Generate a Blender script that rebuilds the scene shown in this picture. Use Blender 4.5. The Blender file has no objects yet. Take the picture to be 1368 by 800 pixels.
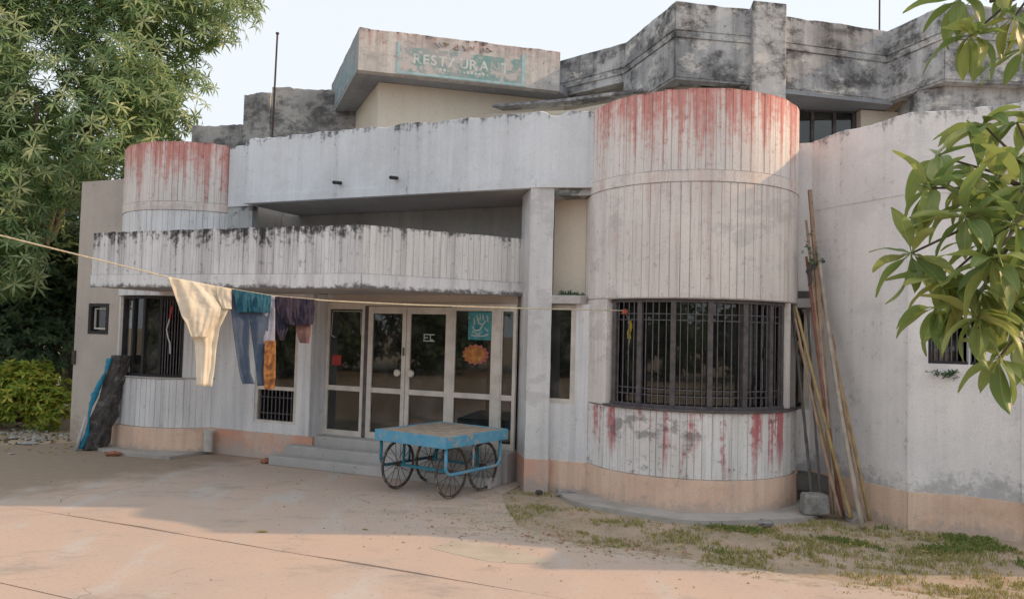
import bpy, bmesh, math, random
import numpy as np
from mathutils import Vector, Matrix, noise as mnoise
R = math.radians
random.seed(7); rng = np.random.default_rng(7)
scene = bpy.context.scene
COL = scene.collection

# ------------------------------------------------------------------ camera
cam = bpy.data.objects.new('camera', bpy.data.cameras.new('camera'))
COL.objects.link(cam)
cam.data.sensor_width = 36.0
cam.data.lens = 36.0 * 1050 / 1368
cam.data.clip_start = 0.05; cam.data.clip_end = 2000
cam.matrix_world = Matrix.Translation((0, 0, 2.2)) @ Matrix.Rotation(R(92.48), 4, 'X') @ Matrix.Rotation(R(1.47), 4, 'Z')
scene.camera = cam

# ------------------------------------------------------------------ light
SUN_EL, SUN_AZ = 29.0, 3.0          # azimuth: degrees behind the +X axis, towards +Y
w = bpy.data.worlds.new('World'); scene.world = w; w.use_nodes = True
nt = w.node_tree; nt.nodes.clear()
sky = nt.nodes.new('ShaderNodeTexSky'); sky.sky_type = 'NISHITA'; sky.sun_disc = False
sky.sun_elevation = R(SUN_EL); sky.sun_rotation = R(90 - SUN_AZ)
sky.air_density = 1.0; sky.dust_density = 4.0; sky.ozone_density = 1.0
mx = nt.nodes.new('ShaderNodeMix'); mx.data_type = 'RGBA'; mx.inputs[0].default_value = 0.9
mx.inputs[7].default_value = (5.15, 5.45, 5.75, 1)       # even, hazy veil over the whole sky
bg = nt.nodes.new('ShaderNodeBackground'); bg.inputs[1].default_value = 0.12
wo = nt.nodes.new('ShaderNodeOutputWorld')
nt.links.new(sky.outputs[0], mx.inputs[6]); nt.links.new(mx.outputs[2], bg.inputs[0]); nt.links.new(bg.outputs[0], wo.inputs[0])
sd = bpy.data.lights.new('sun', 'SUN'); sd.energy = 2.1; sd.angle = R(0.6); sd.color = (1.0, 0.67, 0.40)
so = bpy.data.objects.new('sun', sd); COL.objects.link(so)
sdir = Vector((math.cos(R(SUN_AZ)) * math.cos(R(SUN_EL)), math.sin(R(SUN_AZ)) * math.cos(R(SUN_EL)), math.sin(R(SUN_EL))))
so.rotation_euler = sdir.to_track_quat('Z', 'Y').to_euler(); so.location = sdir * 60
vs = scene.view_settings
vs.view_transform = 'Standard'; vs.look = 'None'; vs.exposure = 0.63; vs.gamma = 1.0; vs.use_curve_mapping = False
scene.render.engine = 'CYCLES'
scene.cycles.max_bounces = 8; scene.cycles.transparent_max_bounces = 16

# ------------------------------------------------------------------ materials
class NT:
    def __init__(s, name):
        s.m = bpy.data.materials.new(name); s.m.use_nodes = True; s.t = s.m.node_tree; s.t.nodes.clear()
        s.out = s.n('OutputMaterial'); s.geo = None
    def n(s, kind, **k):
        nd = s.t.nodes.new('ShaderNode' + kind)
        for a, b in k.items(): setattr(nd, a, b)
        return nd
    def l(s, a, b): s.t.links.new(a, b)
    def setin(s, sock, v):
        if hasattr(v, 'links'): s.l(v, sock)
        elif isinstance(v, (tuple, list)) and len(v) == 3 and sock.type == 'RGBA': sock.default_value = (*v, 1)
        else: sock.default_value = v
    def pos(s):
        if not s.geo: s.geo = s.n('NewGeometry')
        return s.geo.outputs['Position']
    def obj(s): return s.n('TexCoord').outputs['Object']
    def mapping(s, vec, scale=(1, 1, 1), loc=(0, 0, 0), rot=(0, 0, 0)):
        m = s.n('Mapping'); s.l(vec, m.inputs[0]); m.inputs[1].default_value = loc; m.inputs[2].default_value = rot; m.inputs[3].default_value = scale
        return m.outputs[0]
    def noise(s, vec, scale=5, detail=4, rough=0.55):
        n = s.n('TexNoise'); s.l(vec, n.inputs['Vector']); n.inputs['Scale'].default_value = scale
        n.inputs['Detail'].default_value = detail; n.inputs['Roughness'].default_value = rough
        return n.outputs[0]
    def rng(s, v, a, b, c=0.0, d=1.0, smooth=True):
        m = s.n('MapRange'); m.interpolation_type = 'SMOOTHSTEP' if smooth else 'LINEAR'
        s.l(v, m.inputs[0]); m.inputs[1].default_value = a; m.inputs[2].default_value = b; m.inputs[3].default_value = c; m.inputs[4].default_value = d
        return m.outputs[0]
    def math(s, op, a, b=0.0):
        m = s.n('Math', operation=op); s.setin(m.inputs[0], a); s.setin(m.inputs[1], b); return m.outputs[0]
    def mix(s, f, a, b, mode='MIX'):
        m = s.n('Mix'); m.data_type = 'RGBA'; m.blend_type = mode
        s.setin(m.inputs[0], f); s.setin(m.inputs[6], a); s.setin(m.inputs[7], b); return m.outputs[2]
    def xyz(s, v):
        x = s.n('SeparateXYZ'); s.l(v, x.inputs[0]); return x.outputs
    def bsdf(s, col, rough=0.9, spec=0.2, metal=0.0, bump=None, bs=0.3, bd=0.01):
        p = s.n('BsdfPrincipled'); s.setin(p.inputs['Base Color'], col); s.setin(p.inputs['Roughness'], rough)
        p.inputs['Specular IOR Level'].default_value = spec; p.inputs['Metallic'].default_value = metal
        if bump is not None:
            b = s.n('Bump'); b.inputs['Strength'].default_value = bs; b.inputs['Distance'].default_value = bd
            s.l(bump, b.inputs['Height']); s.l(b.outputs[0], p.inputs['Normal'])
        s.l(p.outputs[0], s.out.inputs[0]); return p

def plaster(name, base, var, streak=(.33, .31, .31), samt=.5, red=None, moldtop=(), moldamt=.9, spots=.35, dirt=None, redstreak=None, patch=None, fs=.55, patch2=None):
    """limewashed render: broad colour variation, rain streaks, mould, remains of red paint"""
    t = NT(name); P = t.pos(); z = t.xyz(P)[2]
    big = t.noise(P, .9, 5); col = t.mix(t.rng(big, .38, .66), base, var)
    st = t.noise(t.mapping(P, (6.5, 6.5, .32)), 1.0, 5, .62)
    st2 = t.noise(t.mapping(P, (22, 22, .8)), 1.0, 3, .6)
    stn = t.rng(st, .36, .66, 0, 1, False); st2n = t.rng(st2, .34, .66, 0, 1, False)
    sp = t.noise(P, 11, 6, .68); spn = t.rng(sp, .36, .64, 0, 1, False)
    cen = lambda v, k: t.math('MULTIPLY', t.math('SUBTRACT', v, .5), k)
    if red:
        z0, z1, amt, rc = red
        g = t.rng(z, z0, z1, 0, 1, False)
        m = t.rng(t.math('ADD', t.math('ADD', g, cen(stn, .75)), t.math('ADD', cen(st2n, .55), cen(spn, .35))), .22, 1.0)
        col = t.mix(t.math('MULTIPLY', m, amt), col, t.mix(t.rng(st2, .4, .62), rc, tuple(min(1, x * 1.25 + .05) for x in rc)))
    if redstreak:
        z0, z1, amt, rc = redstreak
        rs = t.noise(t.mapping(P, (5.5, 5.5, .25), (3, 1, 0)), 1.0, 3, .6)
        m = t.math('MULTIPLY', t.rng(t.math('ADD', rs, cen(spn, .08)), .52, .62), t.math('MULTIPLY', t.rng(t.math('ADD', z, cen(stn, .5)), z0, z0 + .45), t.rng(z, z1, z1 - .05)))
        col = t.mix(t.math('MULTIPLY', m, amt), col, rc)
    col = t.mix(t.math('MULTIPLY', t.math('POWER', stn, 1.6), samt), col, streak)
    col = t.mix(t.math('MULTIPLY', t.rng(st2n, .62, 1.0), samt * fs), col, tuple(x * .6 for x in streak))
    col = t.mix(t.math('MULTIPLY', t.rng(sp, .58, .70), spots), col, (.12, .11, .11))
    if patch:
        pt = t.noise(t.mapping(P, (1, 1, 1.6), (5, 2, 1)), 1.7, 6, .66)
        col = t.mix(t.math('MULTIPLY', t.rng(pt, .54, .62), patch[1]), col, patch[0])
    if patch2:
        pt = t.noise(t.mapping(P, (1.2, 1.2, 1.7), (11, 4, 6)), 1.7, 9, .74)
        col = t.mix(t.math('MULTIPLY', t.rng(pt, .45, .63), patch2[1]), col, patch2[0])
    for (z0, z1) in moldtop:          # black lichen hanging from wet edges
        g = t.rng(z, z0, z1, 0, 1, False)
        m = t.rng(t.math('ADD', g, t.math('ADD', cen(stn, .7), cen(spn, .6))), .35, .95)
        col = t.mix(t.math('MULTIPLY', m, moldamt), col, (.045, .043, .045))
    if dirt:
        z0, z1, dc, amt = dirt
        g = t.rng(z, z1, z0, 0, 1, False)
        m = t.rng(t.math('ADD', g, t.math('ADD', cen(spn, .6), cen(t.rng(big, .35, .65, 0, 1, False), .6))), .3, .95)
        col = t.mix(t.math('MULTIPLY', m, amt), col, dc)
    fine = t.noise(P, 60, 3, .6)
    col = t.mix(t.rng(fine, .35, .65, 0, .14), col, (.3, .29, .28), 'MULTIPLY')
    h = t.math('ADD', t.math('MULTIPLY', fine, .35), t.math('MULTIPLY', t.noise(P, 9, 5, .6), 1.0))
    t.bsdf(col, .92, .15, bump=h, bs=.45, bd=.008)
    return t.m

def plain(name, col, rough=.6, metal=0.0, spec=.4, var=.25, scale=8, bs=.15, dark=None, wear=None):
    t = NT(name); P = t.obj(); n = t.noise(P, scale, 5, .6)
    c = t.mix(t.rng(n, .35, .68, 0, 1), col, dark or tuple(x * (1 - var) for x in col))
    if wear:
        c = t.mix(t.rng(t.noise(P, wear[1], 6, .7), wear[2], wear[2] + .08), c, wear[0])
    t.bsdf(c, rough, spec, metal, bump=n, bs=bs, bd=.004)
    return t.m

def glass(name, tint=(.75, .8, .8), gl=.1, rough=.02):
    t = NT(name); fr = t.n('Fresnel'); fr.inputs[0].default_value = 1.5
    tr = t.n('BsdfTransparent'); t.setin(tr.inputs[0], tint)
    g = t.n('BsdfGlossy'); g.inputs['Roughness'].default_value = rough; t.setin(g.inputs[0], (.9, .92, .92))
    dn = t.n('BsdfDiffuse'); t.setin(dn.inputs[0], (.34, .33, .31))     # dust film
    m0 = t.n('MixShader'); t.l(t.rng(t.noise(t.pos(), 2.2, 5, .65), .42, .75, .03, gl), m0.inputs[0])
    t.l(tr.outputs[0], m0.inputs[1]); t.l(dn.outputs[0], m0.inputs[2])
    m = t.n('MixShader'); t.l(t.math('ADD', fr.outputs[0], .03), m.inputs[0]); t.l(m0.outputs[0], m.inputs[1]); t.l(g.outputs[0], m.inputs[2])
    t.l(m.outputs[0], t.out.inputs[0]); return t.m

def leafmat(name, a, b, c, trans=.35, rough=.45, perobj=False, spec=.35, vein=False):
    t = NT(name)
    if perobj: r = t.n('ObjectInfo').outputs['Random']
    else:
        if not t.geo: t.geo = t.n('NewGeometry')
        r = t.geo.outputs['Random Per Island']
    rp = t.n('ValToRGB'); e = rp.color_ramp.elements
    e[0].color = (*a, 1); e[1].color = (*c, 1); x = e.new(.55); x.color = (*b, 1); t.l(r, rp.inputs[0])
    colr = rp.outputs[0]
    if vein:
        ob = t.n('TexCoord').outputs['Object']; oy = t.math('ABSOLUTE', t.xyz(ob)[1]); nn = t.noise(ob, 30, 4, .6)
        sv = t.n('TexWave'); sv.inputs['Scale'].default_value = 38; sv.inputs['Distortion'].default_value = 1.5; t.l(t.mapping(ob, (1, 0, 0)), sv.inputs[0])
        colr = t.mix(t.rng(sv.outputs[1], .7, 1, 0, .25), colr, (.30, .36, .16)); colr = t.mix(t.rng(nn, .52, .72, 0, .5), colr, (.30, .27, .10)); colr = t.mix(t.rng(oy, .0022, .0008), colr, (.42, .46, .20))
    p = t.n('BsdfPrincipled'); t.l(colr, p.inputs['Base Color']); p.inputs['Roughness'].default_value = rough; p.inputs['Specular IOR Level'].default_value = spec
    tl = t.n('BsdfTranslucent'); t.l(t.mix(.35, rp.outputs[0], (.26, .36, .07)), tl.inputs[0])
    m = t.n('MixShader'); m.inputs[0].default_value = trans; t.l(p.outputs[0], m.inputs[1]); t.l(tl.outputs[0], m.inputs[2])
    t.l(m.outputs[0], t.out.inputs[0]); return t.m

M = {}
WHITE = (.80, .775, .755); WHITE2 = (.75, .72, .70); RED = (.60, .19, .155)
M['bay_top'] = plaster('bay_top', (0.848, 0.795, 0.758), WHITE2, samt=.35, red=(4.30, 5.45, .9, RED), moldtop=((5.3, 5.5),), moldamt=.55)
M['bay_mid'] = plaster('bay_mid', (0.848, 0.803, 0.760), (0.763, 0.712, 0.680), samt=.30, red=(2.2, 6.6, .45, (.62, .40, .36)), spots=.3, patch=((.40, .375, .38), .3))
M['bay_low'] = plaster('bay_low', (0.852, 0.852, 0.849), WHITE2, samt=.35, redstreak=(.42, 1.3, .85, (0.532, 0.109, 0.124)), spots=.65, patch=((.14, .13, .13), .6))
M['white'] = plaster('white_wash', (0.848, 0.859, 0.879), (0.730, 0.738, 0.761), samt=.36, fs=.2, spots=.2, moldtop=((4.9, 5.55),), moldamt=.5)
M['parapet'] = plaster('blue_white_wash', (0.791, 0.832, 0.882), (0.684, 0.722, 0.764), samt=.24, fs=.12, spots=.15, moldtop=((5.22, 5.49),), moldamt=.85, patch=((.66, .66, .67), .4))
M['canopy'] = plaster('canopy_wash', (0.837, 0.843, 0.856), (0.709, 0.705, 0.721), samt=.62, moldtop=((3.22, 3.72),), moldamt=.95, spots=.5)
M['canopy_right'] = plaster('canopy_right_wash', (.84, .835, .82), (.77, .765, .755), samt=.5, moldtop=((3.42, 3.74),), moldamt=.85, spots=.35)
M['canopy_low'] = plaster('canopy_band', (0.837, 0.843, 0.851), (0.720, 0.721, 0.732), samt=.4, dirt=(2.76, 2.87, (.07, .065, .065), .85))
M['pink'] = plaster('pink_plinth', (0.880, 0.646, 0.498), (0.760, 0.519, 0.395), streak=(.46, .37, .31), samt=.4, fs=.1, spots=.25, dirt=(0, .22, (.50, .42, .37), .7), patch=((.68, .45, .32), .5))
M['pinkgrey'] = plaster('worn_plinth', (0.725, 0.570, 0.486), (0.725, 0.358, 0.243), streak=(.42, .38, .36), samt=.4, fs=.1, spots=.25, dirt=(0, .35, (.48, .44, .41), .8))
M['wing'] = plaster('wing_wash', (0.874, 0.857, 0.848), (0.775, 0.767, 0.772), samt=.14, fs=.1, spots=.14, moldtop=((4.85, 5.15),), moldamt=.6, dirt=(.42, .8, (.33, .32, .33), .6), patch=((.52, .51, .52), .2))
M['grey'] = plaster('dark_weathered', (0.601, 0.601, 0.603), (0.330, 0.332, 0.342), streak=(.11, .108, .108), samt=.45, fs=.12, spots=.6, patch=((.72, .69, .645), .8), moldtop=((7.2, 7.5),), moldamt=.7, patch2=((.07, .07, .072), .85))
M['lgrey'] = plaster('weathered_block', (0.561, 0.537, 0.502), (0.366, 0.356, 0.348), streak=(.16, .155, .15), samt=.25, fs=.1, spots=.7, patch=((.10, .10, .10), .6), patch2=((.08, .078, .075), .8))
M['signface'] = plaster('sign_fascia', (.72, .69, .65), (.62, .59, .56), samt=.5, spots=.6, red=(6.9, 7.6, .6, (.55, .25, .21)), moldtop=((7.28, 7.45),), moldamt=.7, fs=.2, patch=((.45, .43, .41), .45), patch2=((.30, .29, .285), .45))
M['cream'] = plaster('cream_wall', (.86, .775, .655), (.80, .72, .61), samt=.06, spots=.1, fs=.05)
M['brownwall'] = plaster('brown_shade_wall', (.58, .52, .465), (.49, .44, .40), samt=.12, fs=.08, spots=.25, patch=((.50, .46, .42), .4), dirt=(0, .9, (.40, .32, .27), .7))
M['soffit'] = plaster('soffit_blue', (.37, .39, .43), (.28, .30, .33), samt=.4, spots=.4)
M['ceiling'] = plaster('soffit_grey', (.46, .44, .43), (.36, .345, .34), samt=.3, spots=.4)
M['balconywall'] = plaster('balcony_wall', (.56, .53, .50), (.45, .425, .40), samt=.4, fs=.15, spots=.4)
M['groove'] = plaster('groove_wall', (.54, .52, .505), (.44, .425, .415), samt=.4)
M['concrete'] = plaster('old_concrete', (0.536, 0.522, 0.510), (0.440, 0.429, 0.419), samt=.15, fs=.1, spots=.35)
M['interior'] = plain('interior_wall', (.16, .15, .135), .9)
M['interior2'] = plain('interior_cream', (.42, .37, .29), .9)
M['frame'] = plain('aluminium_frame', (.68, .635, .575), .5, .0, .4, .2, 5)
M['iron'] = plain('iron_grille', (.13, .115, .12), .65, .0, .3, .4, 12)
M['bar'] = plain('iron_bar', (.15, .14, .15), .6, .0, .3, .4, 12)
M['blackiron'] = plain('black_iron', (.035, .033, .035), .7)
M['glass'] = glass('door_glass', (.42, .46, .44), .16)
M['glass2'] = glass('window_glass', (.45, .50, .50), .07)
M['smoke'] = glass('grey_glass', (.28, .32, .33), .22)
M['poster_teal'] = plain('poster_teal', (.06, .30, .33), .6, var=.4, scale=9, wear=((.30, .42, .42), 8, .56))
M['poster_white'] = plain('poster_white', (.50, .55, .54), .6, var=.3, scale=16)
M['poster_orange'] = plain('poster_orange', (.48, .18, .045), .6, var=.45, scale=14, wear=((.45, .30, .10), 12, .54))
M['poster_pink'] = plain('poster_pink', (.48, .14, .13), .6, var=.4)
M['poster_red'] = plain('poster_red', (.38, .04, .035), .6, var=.4)
M['steel'] = plain('steel', (.75, .75, .72), .3, .8, .5, .1)
M['signteal'] = plain('sign_teal', (.20, .36, .35), .8, var=.4, scale=2.2, dark=(.42, .41, .42), wear=((.55, .51, .50), 3.2, .47))
M['signblue'] = plain('sign_border', (.42, .62, .66), .8, var=.25, scale=6, wear=((.42, .40, .38), 5, .58))
M['signtext'] = plain('sign_lettering', (.66, .70, .67), .8, var=.15, scale=5, wear=((.42, .44, .43), 2.8, .49))
M['signred'] = plain('sign_red', (.55, .22, .15), .8, var=.4, scale=9, wear=((.43, .38, .36), 7, .5))
M['signyel'] = plain('sign_yellow', (.55, .44, .20), .8, var=.4, scale=9, wear=((.43, .38, .36), 7, .5))
M['bark'] = plain('bark', (.16, .13, .10), .9, var=.5, scale=10, bs=.8)
M['blue'] = plain('cart_blue_paint', (.085, .33, .52), .7, var=.45, scale=6, dark=(.15, .38, .52), wear=((.47, .36, .28), 7, .54))
M['teal'] = plain('cart_teal_pipe', (.03, .24, .33), .5, var=.35, scale=12)
M['wood'] = plain('cart_wood', (.46, .37, .29), .85, var=.35, scale=7)
M['tyre'] = plain('tyre_rubber', (.09, .08, .075), .85, var=.3, wear=((.26, .22, .18), 9, .48))
M['rust'] = plain('rusty_steel', (.10, .07, .06), .8, var=.4, scale=20)
M['bamboo'] = plain('bamboo_yellow', (.46, .33, .15), .55, var=.4, scale=6)
M['bamboo2'] = plain('bamboo_grey', (.42, .37, .31), .7, var=.35, scale=6)
M['bamboo3'] = plain('bamboo_red', (.28, .12, .09), .7, var=.4, scale=6)
M['bamboo4'] = plain('timber_brown', (.40, .28, .20), .8, var=.35, scale=6)
M['bamboo5'] = plain('dark_pole', (.17, .16, .155), .75, var=.35, scale=6)
M['stone'] = plain('stone_grey', (.30, .29, .275), .95, var=.4, scale=14, bs=.6)
M['brick'] = plain('brick_red', (.38, .16, .10), .95, var=.4, scale=14, bs=.6)
M['rubble'] = plain('brick_rubble', (.42, .26, .19), .95, var=.4, scale=14)
M['tarp'] = plain('tarp_grey', (.085, .08, .078), .8, var=.5, scale=9, bs=.5, wear=((.17, .155, .14), 7, .55))
M['tarpblue'] = plain('tarp_blue', (.02, .26, .42), .55, var=.4, scale=9)
M['plastic'] = plain('plastic_white', (.62, .63, .66), .5, var=.2)
M['bagplastic'] = plain('bag_plastic', (.46, .45, .43), .5, var=.5, scale=18)
M['rope'] = plain('rope', (.62, .55, .40), .9, var=.3, scale=40)
M['ribbonred'] = plain('ribbon_red', (.55, .06, .07), .7)
M['flower'] = plain('marigold', (.65, .50, .06), .8, var=.4, scale=60)
M['flowerred'] = plain('flower_red', (.62, .16, .08), .8)
M['paint_white'] = plain('white_pipe', (.60, .58, .55), .7, var=.2)
def clothmat(name, a, b, scale=3, stripes=None):
    t = NT(name); P = t.pos(); n = t.noise(P, scale, 4)
    c = t.mix(t.rng(n, .4, .62), a, b)
    if stripes:
        m = t.rng(t.noise(t.mapping(P, (60, 60, 1.5)), 1.0, 1), .5, .56); c = t.mix(t.math('MULTIPLY', m, .8), c, stripes)
    d = t.n('BsdfDiffuse'); t.l(c, d.inputs[0]); tl = t.n('BsdfTranslucent'); t.l(c, tl.inputs[0])
    bn = t.n('Bump'); bn.inputs['Strength'].default_value = .25; bn.inputs['Distance'].default_value = .01
    t.l(t.noise(P, 22, 4), bn.inputs['Height']); t.l(bn.outputs[0], d.inputs['Normal'])
    ms = t.n('MixShader'); ms.inputs[0].default_value = .22; t.l(d.outputs[0], ms.inputs[1]); t.l(tl.outputs[0], ms.inputs[2]); t.l(ms.outputs[0], t.out.inputs[0])
    return t.m
M['cl_white'] = clothmat('cream_cotton', (.86, .80, .68), (.80, .73, .59))
M['cl_blue'] = clothmat('blue_denim', (.085, .12, .19), (.115, .15, .215))
M['cl_teal'] = clothmat('teal_lining', (.035, .125, .185), (.055, .16, .22))
M['cl_lav'] = clothmat('lavender_cloth', (.36, .37, .47), (.42, .42, .5))
M['cl_orange'] = clothmat('orange_print', (.46, .22, .085), (.22, .10, .055), 14)
M['cl_purple'] = clothmat('purple_cloth', (.035, .035, .06), (.05, .045, .07), 4, (.085, .07, .09))
M['cl_brown'] = clothmat('brown_lining', (.24, .15, .14), (.17, .10, .11))
M['leaf_far'] = leafmat('leaf_whorled', (.12, .21, .10), (.21, .32, .13), (.42, .47, .20), .36, .5)
M['leaf_whorl'] = leafmat('leaf_whorl_front', (.16, .25, .12), (.27, .36, .16), (.46, .50, .26), .32, .45, True)
M['leaf_dark'] = leafmat('leaf_dark', (.035, .07, .04), (.06, .105, .05), (.11, .16, .07), .2, .55)
M['leaf_bush'] = leafmat('leaf_yellow_bush', (.16, .26, .04), (.34, .42, .06), (.64, .54, .09), .35, .5)
M['leaf_near'] = leafmat('leaf_near', (.16, .25, .09), (.27, .35, .11), (.45, .47, .16), .42, .42, True, .4, True)
M['grass'] = leafmat('grass_dry', (.22, .22, .07), (.38, .34, .13), (.58, .47, .24), .25, .7)
M['grassg'] = leafmat('grass_green', (.10, .17, .04), (.18, .24, .06), (.34, .34, .12), .25, .7)
M['dryleaf'] = leafmat('dry_leaf', (.30, .19, .08), (.48, .36, .12), (.58, .46, .14), .2, .7)

def ground_mats():
    t = NT('yard_concrete'); P = t.pos()
    a = t.noise(P, .55, 5, .6); b = t.noise(t.mapping(P, (1.6, .55, 1), rot=(0, 0, R(23.5))), 1.3, 6, .62); c = t.noise(P, 26, 5, .7)
    col = t.mix(t.rng(a, .36, .66), (.545, .415, .335), (.49, .395, .335))
    col = t.mix(t.rng(b, .5, .72, 0, .75), col, (.52, .485, .455))
    col = t.mix(t.rng(t.noise(P, 2.3, 6, .7), .58, .72, 0, .5), col, (.56, .45, .36))
    col = t.mix(t.rng(c, .56, .70, 0, .6), col, (.22, .19, .165))
    col = t.mix(t.rng(t.noise(t.mapping(P, (1, 1.8, 1), (7, 3, 0)), .9, 6, .7), .53, .68, 0, .55), col, (.31, .27, .235))
    col = t.mix(t.rng(t.noise(P, 75, 3, .6), .6, .72, 0, .5), col, (.60, .52, .44))
    # hairline cracks
    v = t.n('TexVoronoi', feature='DISTANCE_TO_EDGE'); wv = t.n('VectorMath', operation='ADD')
    nz = t.n('TexNoise'); t.l(P, nz.inputs['Vector']); nz.inputs['Scale'].default_value = 1.6
    sc = t.n('VectorMath', operation='SCALE'); t.l(nz.outputs[1], sc.inputs[0]); sc.inputs['Scale'].default_value = 1.2
    t.l(P, wv.inputs[0]); t.l(sc.outputs[0], wv.inputs[1]); t.l(wv.outputs[0], v.inputs['Vector']); v.inputs['Scale'].default_value = .32
    cr = t.math('MULTIPLY', t.rng(v.outputs[0], .0035, .0012), t.rng(t.noise(P, .8, 3), .50, .60))
    col = t.mix(t.math('MULTIPLY', cr, .75), col, (.13, .10, .085))
    # soil dust drifting in on the far left
    x, y, z = t.xyz(P)
    soil = t.rng(t.math('ADD', t.rng(t.math('SUBTRACT', t.math('MULTIPLY', y, .6), x), 10.8, 14.4, 0, 1, False), t.math('MULTIPLY', t.noise(P, 1.7, 6, .65), .8)), .55, 1.0)
    col = t.mix(soil, col, t.mix(t.noise(P, 7, 5), (.36, .285, .22), (.26, .20, .15)))
    uu = t.math('SUBTRACT', t.math('MULTIPLY', x, .917), t.math('MULTIPLY', t.math('SUBTRACT', y, 11.87), .399)); vv = t.math('ADD', t.math('MULTIPLY', x, -.399), t.math('MULTIPLY', t.math('SUBTRACT', y, 11.87), -.917))
    near = t.math('MULTIPLY', t.rng(uu, -1.2, 1.8, 0, 1, False), t.rng(vv, 3.7, 2.5, 0, 1, False))
    sn = t.noise(t.mapping(P, (1, 2.4, 1), rot=(0, 0, R(23.5))), 2.6, 7, .7)
    col = t.mix(t.rng(t.math('ADD', near, t.math('MULTIPLY', t.math('SUBTRACT', sn, .5), 2.6)), .35, .85), col, t.mix(t.rng(t.noise(P, 14, 5, .7), .42, .6), (.48, .385, .30), (.33, .28, .20)))
    t.bsdf(col, .9, .2, bump=t.math('ADD', t.math('MULTIPLY', c, .4), b), bs=.35, bd=.01); M['yard'] = t.m
    t = NT('soil'); P = t.pos(); a = t.noise(P, 1.4, 6, .65); c = t.noise(P, 18, 6, .7)
    col = t.mix(t.rng(a, .38, .64), (.50, .385, .29), (.40, .325, .24))
    col = t.mix(t.rng(c, .5, .7, 0, .7), col, (.31, .25, .18)); col = t.mix(t.rng(t.noise(P, 3.2, 6, .7), .56, .66, 0, .6), col, (.42, .24, .17))
    t.bsdf(col, .95, .1, bump=t.math('ADD', c, a), bs=.8, bd=.03); M['soil'] = t.m
    t = NT('apron'); P = t.pos(); a = t.noise(P, 2, 6, .65)
    t.bsdf(t.mix(t.rng(a, .4, .65), (.43, .405, .38), (.35, .32, .29)), .9, .2, bump=a, bs=.4, bd=.01); M['apron'] = t.m
ground_mats()

# ------------------------------------------------------------------ mesh helpers
class MB:
    def __init__(s): s.v = []; s.f = []
    def add(s, vs, fs):
        o = len(s.v); s.v += [tuple(p) for p in vs]; s.f += [tuple(i + o for i in f) for f in fs]; return s
    def box(s, x0, x1, y0, y1, z0, z1):
        return s.prism([(x0, y0), (x1, y0), (x1, y1), (x0, y1)], z0, z1)
    def prism(s, pts, z0, z1):
        n = len(pts)
        a = sum(pts[i][0] * pts[(i + 1) % n][1] - pts[(i + 1) % n][0] * pts[i][1] for i in range(n))
        if a < 0: pts = pts[::-1]
        vs = [(x, y, z0) for x, y in pts] + [(x, y, z1) for x, y in pts]
        fs = [tuple(range(n))[::-1], tuple(range(n, 2 * n))] + [(i, (i + 1) % n, n + (i + 1) % n, n + i) for i in range(n)]
        return s.add(vs, fs)
    def tube(s, pts, rad, n=8, cap=True):
        pts = [Vector(p) for p in pts]; k = len(pts)
        rs = rad if isinstance(rad, (list, tuple)) else [rad] * k
        ref = None; vs = []
        for i, p in enumerate(pts):
            d = (pts[min(i + 1, k - 1)] - pts[max(i - 1, 0)]).normalized()
            if ref is None: ref = d.orthogonal().normalized()
            ref = (ref - d * ref.dot(d)).normalized(); b = d.cross(ref)
            for j in range(n):
                a = 2 * math.pi * j / n; vs.append(p + (ref * math.cos(a) + b * math.sin(a)) * rs[i])
        fs = [(i * n + j, i * n + (j + 1) % n, (i + 1) * n + (j + 1) % n, (i + 1) * n + j) for i in range(k - 1) for j in range(n)]
        if cap: fs += [tuple(range(n))[::-1], tuple(range((k - 1) * n, k * n))]
        return s.add(vs, fs)
    def bar(s, a, b, w, d=None):
        """square bar from a to b"""
        a, b = Vector(a), Vector(b); d = d or w; t = (b - a).normalized()
        up = Vector((0, 0, 1)) if abs(t.z) < .9 else Vector((0, 1, 0))
        x = t.cross(up).normalized(); y = x.cross(t)
        vs = [p + x * sx * w / 2 + y * sy * d / 2 for p in (a, b) for sx, sy in ((-1, -1), (1, -1), (1, 1), (-1, 1))]
        return s.add(vs, [(3, 2, 1, 0), (4, 5, 6, 7), (0, 1, 5, 4), (1, 2, 6, 5), (2, 3, 7, 6), (3, 0, 4, 7)])
    def mesh(s, name, smooth=False):
        me = bpy.data.meshes.new(name); me.from_pydata(s.v, [], s.f); me.update()
        if smooth:
            me.polygons.foreach_set('use_smooth', [True] * len(me.polygons))
        return me
    def build(s, name, mat, parent=None, smooth=False, bevel=0):
        o = bpy.data.objects.new(name, s.mesh(name, smooth)); COL.objects.link(o)
        o.data.materials.append(M[mat] if isinstance(mat, str) else mat)
        if parent: o.parent = parent
        if bevel:
            b = o.modifiers.new('bevel', 'BEVEL'); b.width = bevel; b.segments = 2; b.limit_method = 'ANGLE'
        return o
def tag(o, label=None, cat=None, group=None, kind=None):
    if label: o['label'] = label
    if cat: o['category'] = cat
    if group: o['group'] = group
    if kind: o['kind'] = kind
    return o
def empty(name, loc=(0, 0, 0), rz=0):
    o = bpy.data.objects.new(name, None); COL.objects.link(o); o.location = loc; o.rotation_euler = (0, 0, rz); o.empty_display_size = .3; return o
def dup(o, parent=None):
    c = o.copy(); COL.objects.link(c); c.parent = parent
    for ch in list(o.children): dup(ch, c)
    return c

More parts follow.
